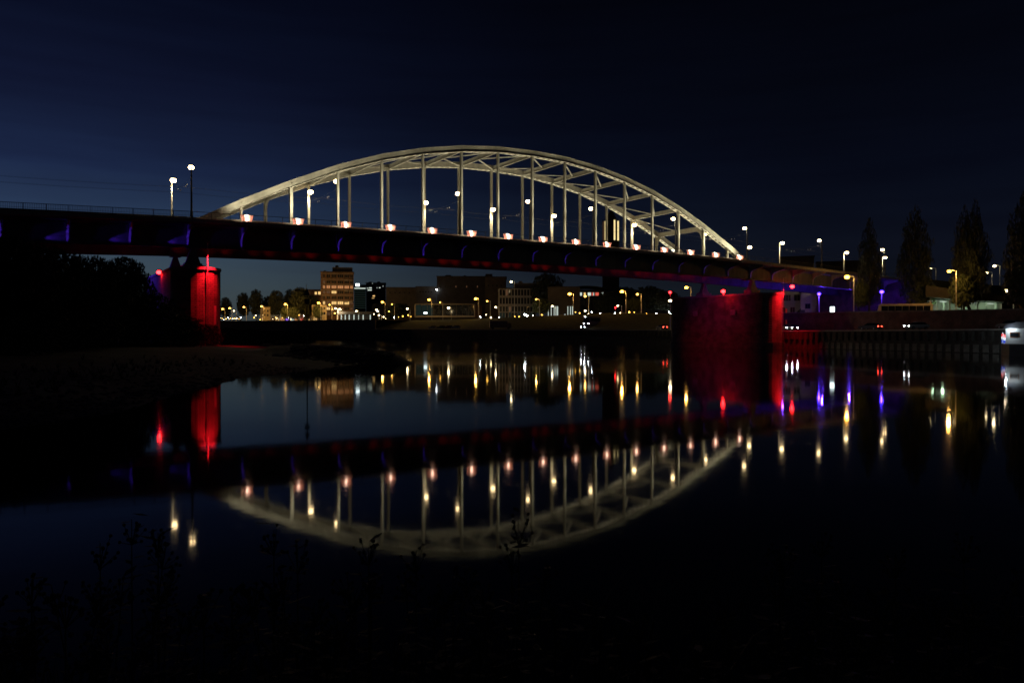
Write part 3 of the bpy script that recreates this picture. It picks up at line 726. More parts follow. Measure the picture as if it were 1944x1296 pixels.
# ------------------------------------------------------------------ trees
def crown_mesh(name, shape, n, size, rx, rz, m, seed, gaps=.5):
    R = np.random.default_rng(seed); P = []
    while sum(len(p) for p in P) < n:
        u = R.uniform(-1, 1, (n * 3, 3)); h = (u[:, 2] + 1) / 2
        if shape == 'poplar': w = np.minimum(1, np.minimum(h * 4.5 + .25, (1.02 - h) * 1.75 + .02)) ** .8
        elif shape == 'cone': w = (1.02 - h) * 1.05
        else: w = np.sqrt(np.clip(1 - (2 * h - .92) ** 2 / 1.2, 0, 1))
        ang = np.arctan2(u[:, 1], u[:, 0])
        am = 1.5 if shape == 'poplar' else 1.0
        lump = 1 + am * (.18 * np.sin(ang * 3 + h * (9 + 3 * (seed % 3)) + seed * 1.7) + .14 * np.sin(ang * 5 - h * 23 + seed * 2) + .10 * np.sin(h * 41 + ang * 2 + seed))
        if shape == 'poplar' and seed % 2: u[:, 0] += .16 * np.sin(h * 5 + seed)
        rad = np.hypot(u[:, 0], u[:, 1])
        ok = (rad < w * lump) & (rad > w * .25 * R.uniform(0, 1, len(rad)))
        cl = np.sin(u[:, 0] * 7 + seed) * np.sin(u[:, 1] * 6 + 2 * seed) * np.sin(u[:, 2] * (14 if shape == 'poplar' else 7) + seed)
        ok &= cl > -gaps + .75 * (R.uniform(0, 1, len(rad)) < .4) - .3
        P.append(np.stack([u[:, 0] * rx, u[:, 1] * rx, h * 2 * rz], 1)[ok])
    P = np.concatenate(P)[:n]
    d1 = R.normal(size=(n, 3)); d1 /= np.linalg.norm(d1, axis=1)[:, None]; d2 = R.normal(size=(n, 3)); d2 -= (d1 * d2).sum(1)[:, None] * d1; d2 /= np.linalg.norm(d2, axis=1)[:, None]
    s = size * R.uniform(.5, 1.2, (n, 1))
    V = np.stack([P - d1 * s, P - d2 * s * .55, P + d1 * s, P + d2 * s * .55], 1).reshape(-1, 3)
    me = bpy.data.meshes.new(name); me.from_pydata(V.tolist(), [], (np.arange(n * 4).reshape(-1, 4)).tolist()); me.materials.append(m); me.update()
    return me
def trunk_mesh(h, r, top, spread, seed):
    R = random.Random(seed); mb = MB(); mb.tube((0, 0, 0), (R.uniform(-.2, .2), R.uniform(-.2, .2), h), r, r * .7, 8)
    mb.tube((0, 0, h), (0, 0, top), r * .7, r * .15, 6)
    for i in range(7):
        a = R.uniform(0, 6.28); z = h + (top - h) * R.uniform(0, .6)
        mb.tube((0, 0, z), (math.cos(a) * spread, math.sin(a) * spread, z + spread * 1.1), r * .35, r * .08, 5)
    return mb.mesh('trunk', bark)
MESH = {}
def tree(kind, p, H, w, label, v=0, m=None, cat='tree', gap=None):
    """H total height, w crown width"""
    m = m or leaf_dk; w = w * (.86 + .07 * (v % 3)) if kind == 'poplar' else w; key = (kind, v, m.name)
    if key not in MESH:
        sh, n, sz = {'poplar': ('poplar', 7000, .06), 'round': ('round', 4200, .06), 'round_fine': ('round', 15000, .036), 'cone': ('cone', 1200, .07), 'bush': ('round', 1500, .07), 'bush_fine': ('round', 9000, .036)}[kind]
        c0 = {'poplar': .12, 'round': .25, 'round_fine': .2, 'cone': .08, 'bush': .02, 'bush_fine': .02}[kind]
        MESH[key] = (crown_mesh('crown', sh, n, sz * (.6 if kind == 'poplar' else 1), 1, .5, m, v + 3), trunk_mesh(c0 + .03, .018, .8, .12, v), c0)
    cm, tm, c0 = MESH[key]
    r = empty({'poplar': 'poplar_tree', 'cone': 'conifer_tree', 'bush': 'bush', 'bush_fine': 'bush'}.get(kind, 'broadleaf_tree'), p, label, cat)
    t_ = bpy.data.objects.new('trunk', tm); C.objects.link(t_); t_.parent = r; t_.scale = (H * (.7 if kind == 'poplar' else 1), H * (.7 if kind == 'poplar' else 1), H); t_.rotation_euler.z = v * 1.3
    c_ = bpy.data.objects.new('crown', cm); C.objects.link(c_); c_.parent = r; c_.location = (0, 0, H * c0)
    c_.scale = (w / 2, w / 2, H * (1 - c0)); c_.rotation_euler.z = v * 2.1 + p[0]
    return r
def tpx(kind, px, ytop, wpx, d, zb, label, v=0, m=None, **k):
    if zb > 11: d = fard(px, d)
    if zb == 8.2: zb = zr(px)
    p = gz(px, d, zb); H = zof(ytop, d) - zb
    return tree(kind, p, H, wpx * d / F, label, v, m, **k)
# poplars on the right
for px, yt, w, d, l, v in ((1650, 412, 44, 187, 'tall dark poplar nearest the end of the bridge', 1), (1737, 388, 58, 190, 'tall dark poplar behind the white coach, rising above its rear', 2),
                           (1831, 388, 52, 181, 'left one of the two poplars growing close together', 3), (1850, 378, 50, 178, 'right one of the two poplars growing close together', 4),
                           (1948, 352, 70, 168, 'tallest dark poplar cut by the right edge of the picture', 5)):
    tpx('poplar', px, yt, w, d, 8.2, l, v)
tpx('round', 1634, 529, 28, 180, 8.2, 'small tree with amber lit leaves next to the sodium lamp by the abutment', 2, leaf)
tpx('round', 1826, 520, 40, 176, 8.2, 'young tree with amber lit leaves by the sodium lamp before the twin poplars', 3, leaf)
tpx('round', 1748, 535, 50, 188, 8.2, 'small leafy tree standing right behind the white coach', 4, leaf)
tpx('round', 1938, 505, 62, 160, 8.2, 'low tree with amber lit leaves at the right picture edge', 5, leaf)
# left waterfront
TL = [(410, 572, 22, 500, 'half hidden round tree just right of the left pier'), (429, 564, 20, 498, 'small round lime tree, first clear one right of the left pier'), (462, 555, 24, 492, 'second round lime tree right of the left pier'),
      (486, 549, 24, 486, 'third round lime tree right of the left pier, with a pointed crown'), (508, 562, 22, 500, 'low broad tree between the third and fourth round lime trees'),
      (524, 551, 30, 474, 'fourth round lime tree, dark against the warm facades'), (550, 549, 22, 500, 'round dark treetop behind the fourth lime tree'),
      (570, 545, 36, 462, 'wide dark tree left of the apartment tower'), (592, 560, 26, 470, 'dark tree touching the left side of the apartment tower')]
for i, (px, yt, w, d, l) in enumerate(TL): tpx('round', px, yt, w, d, 11.6, l, i % 5)
tpx('cone', 582, 538, 12, 458, 11.6, 'slim pointed conifer rising above the wide dark tree', 1)
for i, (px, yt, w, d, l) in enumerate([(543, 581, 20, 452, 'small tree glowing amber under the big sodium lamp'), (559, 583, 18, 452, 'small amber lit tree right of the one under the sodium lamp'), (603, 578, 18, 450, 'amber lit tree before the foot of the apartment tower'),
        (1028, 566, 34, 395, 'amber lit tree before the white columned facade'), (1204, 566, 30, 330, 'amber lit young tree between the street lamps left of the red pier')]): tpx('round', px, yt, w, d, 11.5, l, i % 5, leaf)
for i, (px, yt, w, d, l) in enumerate([(1040, 519, 62, 420, 'big dark broadleaf tree towering over the white columned facade'), (1066, 545, 40, 424, 'dark tree on the right shoulder of the big broadleaf tree'), (1150, 555, 42, 380, 'dark tree in front of the curved roof'),
        (1186, 545, 60, 390, 'broad dark tree behind the lamp left of the red pier'), (1232, 543, 60, 372, 'wide dark tree left of the red pier'), (1268, 552, 50, 350, 'dark tree touching the left side of the red pier'),
        (757, 575, 40, 430, 'dark shrubby tree left of the glass box building'), (739, 590, 24, 430, 'low dark tree beside the pavilion')]): tpx('round', px, yt, w, d, 11.4, l, i % 5)
# near left bank trees and bushes
TN = [(18, 452, 170, 60, 'round_fine', 'large dark willow at the left picture edge in front of the girder'), (96, 470, 150, 68, 'round_fine', 'dark bank tree second from the left picture edge'),
      (170, 486, 130, 78, 'round_fine', 'dark bank tree below the blue lit girder'), (236, 488, 100, 86, 'round_fine', 'loose leafy tree against the dusk sky left of the pier'), (-70, 440, 190, 62, 'round_fine', 'large dark tree beyond the left picture edge'),
      (290, 560, 110, 88, 'bush_fine', 'dark bush hiding the foot of the left pier'), (345, 598, 80, 92, 'bush_fine', 'low dark bush right under the rounded pier nose'), (215, 545, 150, 84, 'bush_fine', 'dense dark shrub below the loose leafy tree'),
      (120, 530, 190, 72, 'bush_fine', 'dense dark shrub on the bank at the left'), (20, 540, 190, 58, 'bush_fine', 'dense dark shrub in the left corner of the bank')]
for i, (px, yt, w, d, kd, l) in enumerate(TN): tpx(kd, px, yt, w, d, 1.2, l, i % 4, cat='bush' if 'bush' in kd else 'tree')
for i, (px, yt, w, d, l) in enumerate([(430, 622, 60, 118, 'low scrub right of the left pier'), (480, 624, 60, 124, 'low scrub below the lime trees'), (530, 627, 60, 130, 'low scrub left of the groyne beacon'), (575, 631, 50, 138, 'small scrub behind the groyne beacon'),
        (392, 615, 60, 100, 'scrub at the foot of the red lit pier nose')]): tpx('bush_fine', px, yt, w, d, 1.2, l, i % 4, cat='bush')
# groyne beacon
bp = gz(583, 76, 1.0)
bc = empty('beacon_pole', bp, 'thin dark beacon pole standing on the stone groyne', 'beacon')
MB().tube((bp[0], bp[1], .8), (bp[0], bp[1], 6.8), .07, .05, 8).build('pole', pole_dark, bc)
MB().tube((bp[0], bp[1], 6.8), (bp[0], bp[1], 7.5), .3, .02, 8).build('top_mark', pole_dark, bc)
MB().box((bp[0], bp[1], 6.2), (.5, .06, .5)).build('mark_board', pole_dark, bc)
# groyne stones
sm = [MB().ball((0, 0, 0), (1, .8, .6), 6, 4).mesh('stone', stone_m) for _ in range(3)]
for me in sm:
    for v_ in me.vertices: v_.co *= random.uniform(.8, 1.2)
groyne_stuff = MB()
a_, b_ = gz(560, 81), gz(745, 78)
for i in range(900):
    t_ = random.random(); p = a_ + (b_ - a_) * t_; dd_ = random.gauss(0, 2.0)
    dir_ = (b_ - a_)[:2] / np.linalg.norm((b_ - a_)[:2]); q = p[:2] + np.array([-dir_[1], dir_[0]]) * dd_
    z = float(bankz(np.array([[q[0]]]), np.array([[q[1]]]))[0, 0])
    if z < -.3: continue
    s_ = random.uniform(.15, .42); groyne_stuff.ball((q[0], q[1], z), (s_, s_ * .8, s_ * .55), 5, 3)
tag(groyne_stuff.build('rubble', stone_m), 'dark basalt rubble heaped along the groyne', 'rubble', kind='stuff')

st_ = MB(); tf = MB(); Rr = random.Random(11)
for i in range(2600):
    j = Rr.choice((2, 3, 4, 5, 6, 7, 8)); t_ = Rr.random(); a, b = np.array(shore[j]), np.array(shore[j + 1]); q = a + (b - a) * t_
    nn_ = np.array([-(b - a)[1], (b - a)[0]]); nn_ /= np.linalg.norm(nn_); q = q + nn_ * abs(Rr.gauss(0, 5)) * Rr.choice((1, 1, .25)) + np.array([Rr.gauss(0, .3), Rr.gauss(0, .3)])
    z = float(bankz(np.array([[q[0]]]), np.array([[q[1]]]))[0, 0])
    if z < .0: continue
    if i % 3: s_ = Rr.uniform(.03, .16); st_.ball((q[0], q[1], z), (s_, s_ * .8, s_ * .5), 5, 3)
    elif z > .5:
        for k_ in range(7):
            an_ = Rr.uniform(0, 6.28); h_ = Rr.uniform(.15, .5); tf.add([(q[0] + .02, q[1], z - .05), (q[0] - .02, q[1], z - .05), (q[0] + math.cos(an_) * h_ * .4, q[1] + math.sin(an_) * h_ * .4, z + h_)], [(0, 1, 2)])
tag(st_.build('pebbles', stone_m), 'stones and pebbles scattered along the muddy shore', 'pebbles', kind='stuff')
tag(tf.build('grass', leaf), 'sparse grass tufts on the muddy bank', 'grass', kind='stuff')
# ------------------------------------------------------------------ town buildings
WM = {}
def win(root, loc, ang, w, h, pane, fr=None, depth=.12):
    key = (round(w, 2), round(h, 2), pane.name)
    if key not in WM:
        f = MB(); b = .09
        for c, d in (((0, 0, h / 2 - b / 2), (w, .16, b)), ((0, 0, -h / 2 + b / 2), (w, .16, b)), ((-w / 2 + b / 2, 0, 0), (b, .159, h - 2 * b)), ((w / 2 - b / 2, 0, 0), (b, .159, h - 2 * b)), ((0, .02, 0), (.05, .10, h - 2 * b))): f.box(c, d)
        WM[key] = (f.mesh('window', fr or frame_m), MB().box((0, .03, 0), (w - .12, .04, h - .12)).mesh('pane', pane))
    fm, pm = WM[key]
    o = bpy.data.objects.new('window', fm); C.objects.link(o); o.parent = root; o.location = Vector(loc) - wloc(root); o.rotation_euler.z = ang
    q = bpy.data.objects.new('pane', pm); C.objects.link(q); q.parent = o
    return o
class Bld:
    """facade from A (left) to B (right) as seen from the river, depth going away"""
    def __init__(s, name, px0, d0, px1, d1, ytop, zb, depth, wall, label, cat='building', roof=True, dt=None):
        d0 = fard((px0 + px1) / 2, d0); a0, a1 = (px0 - 972) / F, (px1 - 972) / F; aa = a1 if a0 + a1 < 0 else a0
        d1 = d0 * (1 + a0 * aa) / (1 + a1 * aa)
        if px0 > 1470 and d0 < 300: zb = zr(px0) - .1
        A, B = gz(px0, d0), gz(px1, d1); s.A, s.B = A[:2], B[:2]
        s.L = float(np.linalg.norm(s.B - s.A)); s.u = (s.B - s.A) / s.L; s.n = np.array([-s.u[1], s.u[0]])
        dm = (d0 + d1) / 2; s.zt = zof(ytop, dm); s.zb = zb; s.dm = dm; s.ang = math.atan2(s.u[1], s.u[0])
        s.r = empty(name, (A[0], A[1], zb), label, cat)
        pts = [s.A, s.B, s.B + s.n * depth, s.A + s.n * depth]
        if wall: MB().prism([tuple(p) for p in pts], zb - 1, s.zt).build('wall', wall, s.r)
        if roof:
            e = .4; pr = [s.A - s.u * e - s.n * e, s.B + s.u * e - s.n * e, s.B + s.u * e + s.n * (depth + e), s.A - s.u * e + s.n * (depth + e)]
            MB().prism([tuple(p) for p in pr], s.zt + .003, s.zt + .35).build('roof', roofm, s.r)
    def pt(s, px, z, o=0.0):                # point on the facade on the bearing px
        r = ray(px, 636)[:2]; d = CAM[:2] - s.A
        M2 = np.array([[s.u[0], -r[0]], [s.u[1], -r[1]]]); q = np.linalg.solve(M2, CAM[:2] - (s.A - s.n * o))
        p = s.A - s.n * o + s.u * q[0]; return (p[0], p[1], z)
    def win(s, px0, px1, y0, y1, pane, split=1, o=.05):
        for i in range(split):
            a = px0 + (px1 - px0) * i / split; b = px0 + (px1 - px0) * (i + 1) / split
            P, R_ = np.array(s.pt(a, 0, o)), np.array(s.pt(b, 0, o)); w = float(np.linalg.norm(R_ - P)) * (.94 if split > 1 else 1)
            z0, z1 = zof(y1, s.dm), zof(y0, s.dm); c = (P + R_) / 2
            win(s.r, (c[0], c[1], (z0 + z1) / 2), s.ang, w, z1 - z0, pane)
    def box(s, name, px0, px1, y0, y1, m, o=0.1, depth=.4):
        P, R_ = np.array(s.pt(px0, 0, 0)), np.array(s.pt(px1, 0, 0)); z0, z1 = zof(y1, s.dm), zof(y0, s.dm)
        q = [P[:2] - s.n * o, R_[:2] - s.n * o, R_[:2] - s.n * (o - depth), P[:2] - s.n * (o - depth)]
        return MB().prism([tuple(p) for p in q], z0, z1).build(name, m, s.r)
# apartment tower
tw = Bld('apartment_tower', 609, 470, 671.5, 462, 516.5, 11.6, 18, brown_wall, 'brown brick apartment tower with two rows of lit windows', 'apartment building')
tw.box('penthouse', 631, 669.5, 506.5, 515.5, dark_wall, -3, 10); tw.box('chimney', 636.5, 642.5, 502.5, 506.4, dark_wall, -5, 4)
cols = [(613, 617.5), (620, 627), (629.5, 639), (641, 652), (654, 663), (665, 670)]
rows = [(521, 527, '000000'), (533, 538, 'd00000'), (542, 547.8, 'oooooo'), (552, 557.3, 'ddy000'), (562.5, 568, '000000'), (572, 578, 'ydyyyd'), (583, 588.5, '0y0d0d'), (592.5, 598, '0d0000')]
for y0, y1, s_ in rows:
    for (a, b), c in zip(cols, s_):
        tw.win(a, b, y0, y1, {'o': e_win, 'y': e_win2, 'd': e_win3, '0': glass_dark}[c], 3 if b - a > 8 else 2)
for y in (519, 530, 540, 550, 560, 570, 580.5, 590.5): tw.box('floor_band', 609.5, 671, y, y + .9, concrete, .12, .12)
lo = Bld('apartment_wing', 592, 455, 620, 452, 579, 11.6, 12, cream_wall, 'cream low building at the foot of the apartment tower lit amber', 'building')
for y0, y1 in ((583, 587), (592, 597)):
    for a, b in ((595, 599), (602, 606), (608, 612), (614, 618)): lo.win(a, b, y0, y1, glass_dark)
lo.win(595, 602, 601, 608, e_shop, 2); lo.win(604, 611, 601, 608, glass_dark, 2)
nb_ = Bld('terrace_house', 560, 490, 609, 486, 550, 11.6, 12, brown_wall, 'dark terrace behind the trees with two lit attic windows', 'building')
nb_.win(597.5, 602, 553.5, 559, e_win2); nb_.win(604, 609, 553, 559, e_win2); nb_.win(585, 589, 554, 558, e_win3)
sh = Bld('shop_terrace', 494, 480, 592, 470, 586, 11.6, 14, cream_wall, 'low terrace of lit shopfronts behind the lime trees', 'building')
for i, (a, b) in enumerate(((497, 503), (505, 512), (514, 520), (523, 530), (532, 540), (551, 558), (560, 566), (570, 577), (582, 589))):
    sh.win(a, b, 603, 609.5, [e_shop, e_win2, e_win3, e_shop, e_win, e_cool, e_win, e_redwin, e_shop][i], 2)
    sh.win(a + 1, b - 1, 591, 596, [glass_dark, e_win3][i % 2], 1)
sh.box('awning', 566, 590, 599.5, 601, mat('red_awning', (.45, .08, .05)), 2.2, 2.2)
sg = sh.box('sign', 543.5, 547.5, 602, 609.5, e_purple, 3.0, .3)
sh2 = Bld('corner_house', 499, 468, 513, 466, 583, 11.6, 10, cream_wall, 'narrow cream house front with an amber lit gable between two lime trees', 'building')
for y0, y1 in ((588, 592), (596, 600)):
    for a, b in ((501, 504), (507, 510)): sh2.win(a, b, y0, y1, glass_dark)
# waterfront pavilion
pv = Bld('waterfront_pavilion', 641, 428, 707, 418, 592.5, 11.7, 10, None, 'low pavilion with white lit columns under a dark flat canopy', 'pavilion', roof=False)
pv.box('canopy_roof', 640, 707.5, 591.5, 596.5, dark_wall, 1, 12); pv.box('back_wall', 645, 705, 596.6, 609, dark_wall, -4, .5); pv.box('terrace_base', 641, 707, 609.2, 621, concrete_dark, .5, 12)
for px in (640.5, 648, 655.5, 663, 672, 681, 689.5, 703): pv.box('glow_column', px - .75, px + .75, 597.5, 606.5, e_win2 if px < 645 else e_cool, 0, .6)  # columns glow themselves in place of light falling on them
for a, b, w_ in (((662, 622), (690, 607), .5), ((690, 622), (712, 606), .4)):
    P, R_ = pv.pt(a[0], zof(a[1], pv.dm), 2), pv.pt(b[0], zof(b[1], pv.dm), 2); MB().bar(P, R_, 2.0, .25).build('stair_flight', concrete, pv.r)
# office towers far behind
t2 = Bld('office_tower', 672.5, 700, 694.5, 695, 541, 12, 25, dark_wall, 'far curved office tower with pale bands and an oval lit sign', 'office building')
for i in range(10): t2.box('window_band', 673, 694, 546.5 + i * 4.1, 548.2 + i * 4.1, e_green if i not in (0,) else e_cool, .15, .3)
t2.box('sign', 675.5, 682.5, 538.5, 543.2, e_panel, .4, .4)
pts = [(np.array(t2.A) * 0)]
t3 = Bld('office_tower', 695, 720, 732.5, 712, 537, 12, 30, dark_wall, 'far dark office tower with a few lit offices', 'office building')
for a, b, y0, y1 in ((696.5, 700, 546.5, 548), (701, 706, 545.5, 548), (698, 706, 549.8, 551.8), (706.5, 708, 537.5, 538.8), (715, 716.5, 545.5, 547), (719.5, 722.5, 545, 547), (726.5, 728, 542.5, 544), (707.5, 712, 560.5, 563), (706, 711, 564.5, 566.5)): t3.win(a, b, y0, y1, e_cool if y0 < 560 else e_win2)
for i in range(7): t3.box('window_band', 696, 732, 554 + i * 5.2, 555.2 + i * 5.2, glass_dark, .12, .2)
for nm, a, d0, b, d1, yt, lab in (('office_block', 733, 560, 791, 555, 546, 'plain dark block between the office tower and the long roofed block'), ('office_block', 790, 520, 829, 515, 544.5, 'plain dark flat roofed block left of the long dark building'),
        ('apartment_block', 706, 520, 760, 510, 577, 'low dark block behind the pavilion lamps')):
    B_ = Bld(nm, a, d0, b, d1, yt, 11.6, 20, dark_wall, lab)
    for i in range(5): B_.win(a + 6 + i * (b - a - 12) / 5, a + 6 + i * (b - a - 12) / 5 + 3.5, yt + 8, yt + 11, glass_dark)
bk = Bld('long_dark_building', 829.5, 470, 921, 440, 525, 11.6, 30, dark_wall, 'long dark windowless block behind the glass box with a row of faint windows', 'building', roof=True)
bk.box('roof_plant', 921.5, 935, 519.5, 525, dark_wall, -2, 6)
for i in range(9): bk.win(834 + i * 10.2, 836 + i * 10.2, 542, 546, e_win3 if i in (3, 5, 7) else glass_dark)
bk2 = Bld('dark_building', 921, 440, 961, 450, 526, 11.6, 25, dark_wall, 'dark block joined to the right end of the long dark building', 'building')
for i in range(4): bk2.win(926 + i * 8, 929 + i * 8, 540, 544, glass_dark)
signal('wall_light', bk.pt(828.8, zof(541, 470), .6), e_white, 'tiny white light on the left edge of the long dark building', 'light', .35)
# glass box museum
gb = Bld('glass_box_building', 787.5, 410, 901.5, 385, 576.5, 12, 14, None, 'low glass fronted box building in a pale frame over the lawn', 'building', roof=False)
gb.box('frame_top', 787, 902, 576.2, 578.4, concrete, .3, 14); gb.box('frame_bottom', 787, 902, 599.2, 601.8, white_wall, .3, 14)
gb.box('frame_side', 787, 789, 578.41, 599.19, white_wall, .3, 14); gb.box('frame_side', 900, 902, 578.41, 599.19, white_wall, .3, 14); gb.box('back_wall', 789, 900, 578.5, 599, dark_wall, -9, .4)
for i in range(10):
    a = 789.2 + i * 11.08; gb.box('glass_panel', a + .3, a + 10.6, 578.6, 599, e_green if i in (0, 1, 2) else glass_dark, -.3, .08)
    gb.box('mullion', a - .25, a + .25, 578.6, 599, frame_m, -.1, .3)
gb.box('ceiling_light', 804.5, 811, 592.5, 595.5, e_panel, -.05, .12); gb.box('undercroft', 800, 904, 601.9, 607, dark_wall, -3, 8)
gb.box('side_wall', 902.1, 915, 579, 605, brown_wall, -.5, 12)
# grid office
of = Bld('white_grid_office', 946, 425, 1018, 410, 547.5, 11.6, 18, grey_wall, 'pale stone office with a regular window grid left of the big tree', 'office building')
of.box('upper_storey', 976, 1022, 536.5, 547.3, dark_wall, -3, 14)
for r_, (y0, y1) in enumerate(((549.5, 561), (565, 577), (581.5, 591.5), (593, 604.5))):
    for i in range(12):
        a = 948.5 + i * 5.8
        of.win(a, a + 4.3, y0, y1, (e_green if (r_ == 3 and i in (0, 1, 3, 6, 8, 10)) else (e_win3 if (r_, i) in ((0, 2), (2, 3)) else glass_dark)))
for y in (547.6, 562.2, 578.2, 592): of.box('floor_band', 946, 1018, y, y + 1.5, grey_wall, .25, .25)
# white columned glass front
cf = Bld('glass_hall', 1040, 400, 1101, 385, 545, 11.5, 18, dark_wall, 'dark glass hall with tall white lit columns below the big tree', 'building')
for px, w_ in ((1041, .8), (1046.5, .8), (1052, .8), (1055.5, 1.0), (1058.5, 1.2), (1072.5, 1.1), (1078, .8), (1083, .9), (1086.8, 1.0)): cf.box('glow_column', px - w_ * .6, px + w_ * .6, 581.5 if px not in (1072.5,) else 596, 604, e_cool, .2, .3)  # emission on these columns stands in for light cast on them
cf.box('glass_panel', 1080, 1086, 582, 596, e_green, .1, .2)
cf.box('glass_panel', 1089, 1100, 594, 604, e_green, .1, .2)
for i in range(6): cf.win(1060 + i * 2, 1061.4 + i * 2, 584 + (i % 3) * 5, 587 + (i % 3) * 5, glass_dark)
cr = Bld('curved_roof_building', 1078, 430, 1150, 410, 550, 11.5, 20, dark_wall, 'long building under a shallow curved roof with a lit upper floor', 'building', roof=False)
pr = []; 
mb = MB(); nseg = 10
P = []
for i in range(nseg + 1):
    px = 1074 + 82 * i / nseg; y = 549.5 - 7 * math.sin(math.pi * (i / nseg * .8 + .12)); a = np.array(cr.pt(px, zof(y, cr.dm), .8)); b_2 = a.copy(); b_2[:2] += cr.n * 22
    P += [a, b_2, b_2 - [0, 0, .6], a - [0, 0, .6]]
fs = [(0, 1, 2, 3), (nseg * 4 + 3, nseg * 4 + 2, nseg * 4 + 1, nseg * 4)]
for j in range(nseg):
    for k in range(4): fs.append((j * 4 + k, j * 4 + 4 + k, j * 4 + 4 + (k + 1) % 4, j * 4 + (k + 1) % 4))
mb.add(P, fs); mb.build('curved_roof', roofm, cr.r)
for a, b, m_ in ((1090, 1094, e_green), (1095, 1098, e_cool), (1101, 1105, e_cool), (1108, 1112, e_win2), (1115.5, 1122, e_cool), (1123, 1126, e_redwin), (1130, 1137, e_redwin), (1142, 1146, e_cool), (1126, 1128, e_cool)): cr.win(a, b, 555, 561.5, m_)
for i in range(10): cr.win(1085 + i * 6, 1089 + i * 6, 568, 580, glass_dark)
lw = Bld('low_shops', 1160, 400, 1278, 340, 590, 11.5, 10, dark_wall, 'low dark row with small cool lit windows left of the red pier', 'building')
for a, b, m_ in ((1163, 1165, e_cool), (1168, 1170, e_win2), (1190, 1192, e_win2), (1198, 1205, e_cool), (1209, 1214, e_cool), (1216, 1222, e_win2), (1229, 1231, e_cool), (1256, 1259, e_cool), (1262, 1264, e_cool), (1266, 1268, e_cool), (1272, 1277, e_panel)): lw.win(a, b, 597.5, 602, m_)
# church tower
ct = Bld('church_tower', 1143.5, 552, 1175.5, 548, 419, 11.6, 12, dark_wall, 'tall dark church tower with lit belfry openings seen through the arch', 'church tower', roof=False)
for px, y0, y1, w_, m_ in ((1145.2, 421, 456, .8, e_win3), (1149, 420, 456, 1.2, e_slot), (1166.5, 418, 456, 1.5, e_slot), (1173.6, 420, 457, 1.9, e_slot)): ct.box('belfry_opening', px - w_, px + w_, y0, y1, m_, .1, .25)
c_ = np.array(ct.pt(1160, 0, -6)); zt = ct.zt
MB().add([(*(ct.A + ct.u * 1.2), zt), (*(ct.B - ct.u * 1.2), zt), (*(ct.B - ct.u * 1.2 + ct.n * 12), zt), (*(ct.A + ct.u * 1.2 + ct.n * 12), zt), (c_[0], c_[1], zof(396, 555))], [(0, 1, 4), (1, 2, 4), (2, 3, 4), (3, 0, 4), (3, 2, 1, 0)]).build('spire', roofm, ct.r)
for px in (1143.8, 1151.5, 1160, 1169.8, 1175.2): ct.box('buttress', px - .5, px + .5, 415, 500, dark_wall, .6, .6)
# buildings right of the pier
wb = Bld('white_office', 1483, 240, 1520, 246, 545, 8.3, 14, white_wall, 'white flat office with dark window bands between the red pier and abutment', 'building')
wb.win(1487, 1501, 559.5, 571, glass_dark, 3); wb.win(1507, 1519, 559.5, 571, glass_dark, 2); wb.win(1484, 1490, 583, 593, glass_dark); wb.win(1500, 1509, 583, 593, glass_dark, 2)
wb2 = Bld('pale_house', 1520, 228, 1551, 234, 553, 8.3, 12, cream_wall, 'pale house end wall with one dark square window by the abutment', 'building')
wb2.win(1528, 1538.5, 576, 586, glass_dark); wb2.box('door', 1518.5, 1528, 588, 595.5, dark_wall, .15, .3)
for a, d0, b, d1, yt, lab in ((1478, 330, 1545, 320, 488, 'dark roofline left, seen above the deck right of the arch'), (1550, 330, 1640, 320, 497, 'lower dark roofline above the right approach span'), (1700, 340, 1960, 320, 545, 'long dark block behind the poplars')):
    Bld('background_block', a, d0, b, d1, yt, 9, 20, dark_wall, lab)
# green lit station hall / underpass
gs = Bld('lit_shelter', 1755, 185, 1907, 185, 566, 8.3, 16, None, 'low open hall with greenish lit columns behind the retaining wall at the right', 'shelter', roof=False)
pA, pB = np.array(gs.pt(1757, 0)), np.array(gs.pt(1906, 0))
z0, z1 = zof(562, 183), zof(575, 183)
a, b = pA[:2], pB[:2]; m3 = (a + b) / 2
MB().prism([tuple(a - gs.n), tuple(b - gs.n), tuple(b + gs.n * 9), tuple(a + gs.n * 9)], [z0 - .1, z1 - .1, z1 - .1, z0 - .1], [z0 + 2.6, z1 + 1.4, z1 + 1.6, z0 + 3]).build('roof', roofm, gs.r)
gs.box('back_wall', 1755, 1907, 566, 594, white_wall, -7.5, .4)
for i, px in enumerate((1766, 1779, 1792, 1803, 1817, 1834, 1856, 1874, 1893)): gs.box('column', px - 1.6, px + 1.6, 566 + i * 1.0, 594, white_wall, -1 - (i % 3) * 2, .8)
for px in (1770, 1790, 1820, 1850, 1880):
    p = gs.pt(px, zof(571 + (px - 1770) * .06, 185), -3); o = MB().box(p, (2.6, .3, .12)).build('tube_light', e_cool, gs.r); lamp('POINT', (p[0], p[1], p[2] - .4), 90, (.65, 1.0, .62), gs.r, .3)

for B_, a, b, y in ((bk, 845, 856, 521.5), (bk, 880, 884, 522), (of, 985, 992, 533), (t3, 700, 706, 534.5), (t3, 716, 722, 534), (tw, 614, 619, 513.5), (nb_, 570, 573, 546), (cf, 1055, 1063, 541.5), (wb, 1492, 1500, 541), (lw, 1200, 1206, 587), (lw, 1240, 1244, 586.5)):
    B_.box('roof_plant', a, b, y, (B_.zt and y + 3.4), dark_wall, -3, 3)
for i in range(6): tw.box('balcony', 654 + (i % 2) * 8.6, 661 + (i % 2) * 8.6, 530.5 + (i // 2) * 20.5, 532.6 + (i // 2) * 20.5, concrete, 1.3, 1.3)
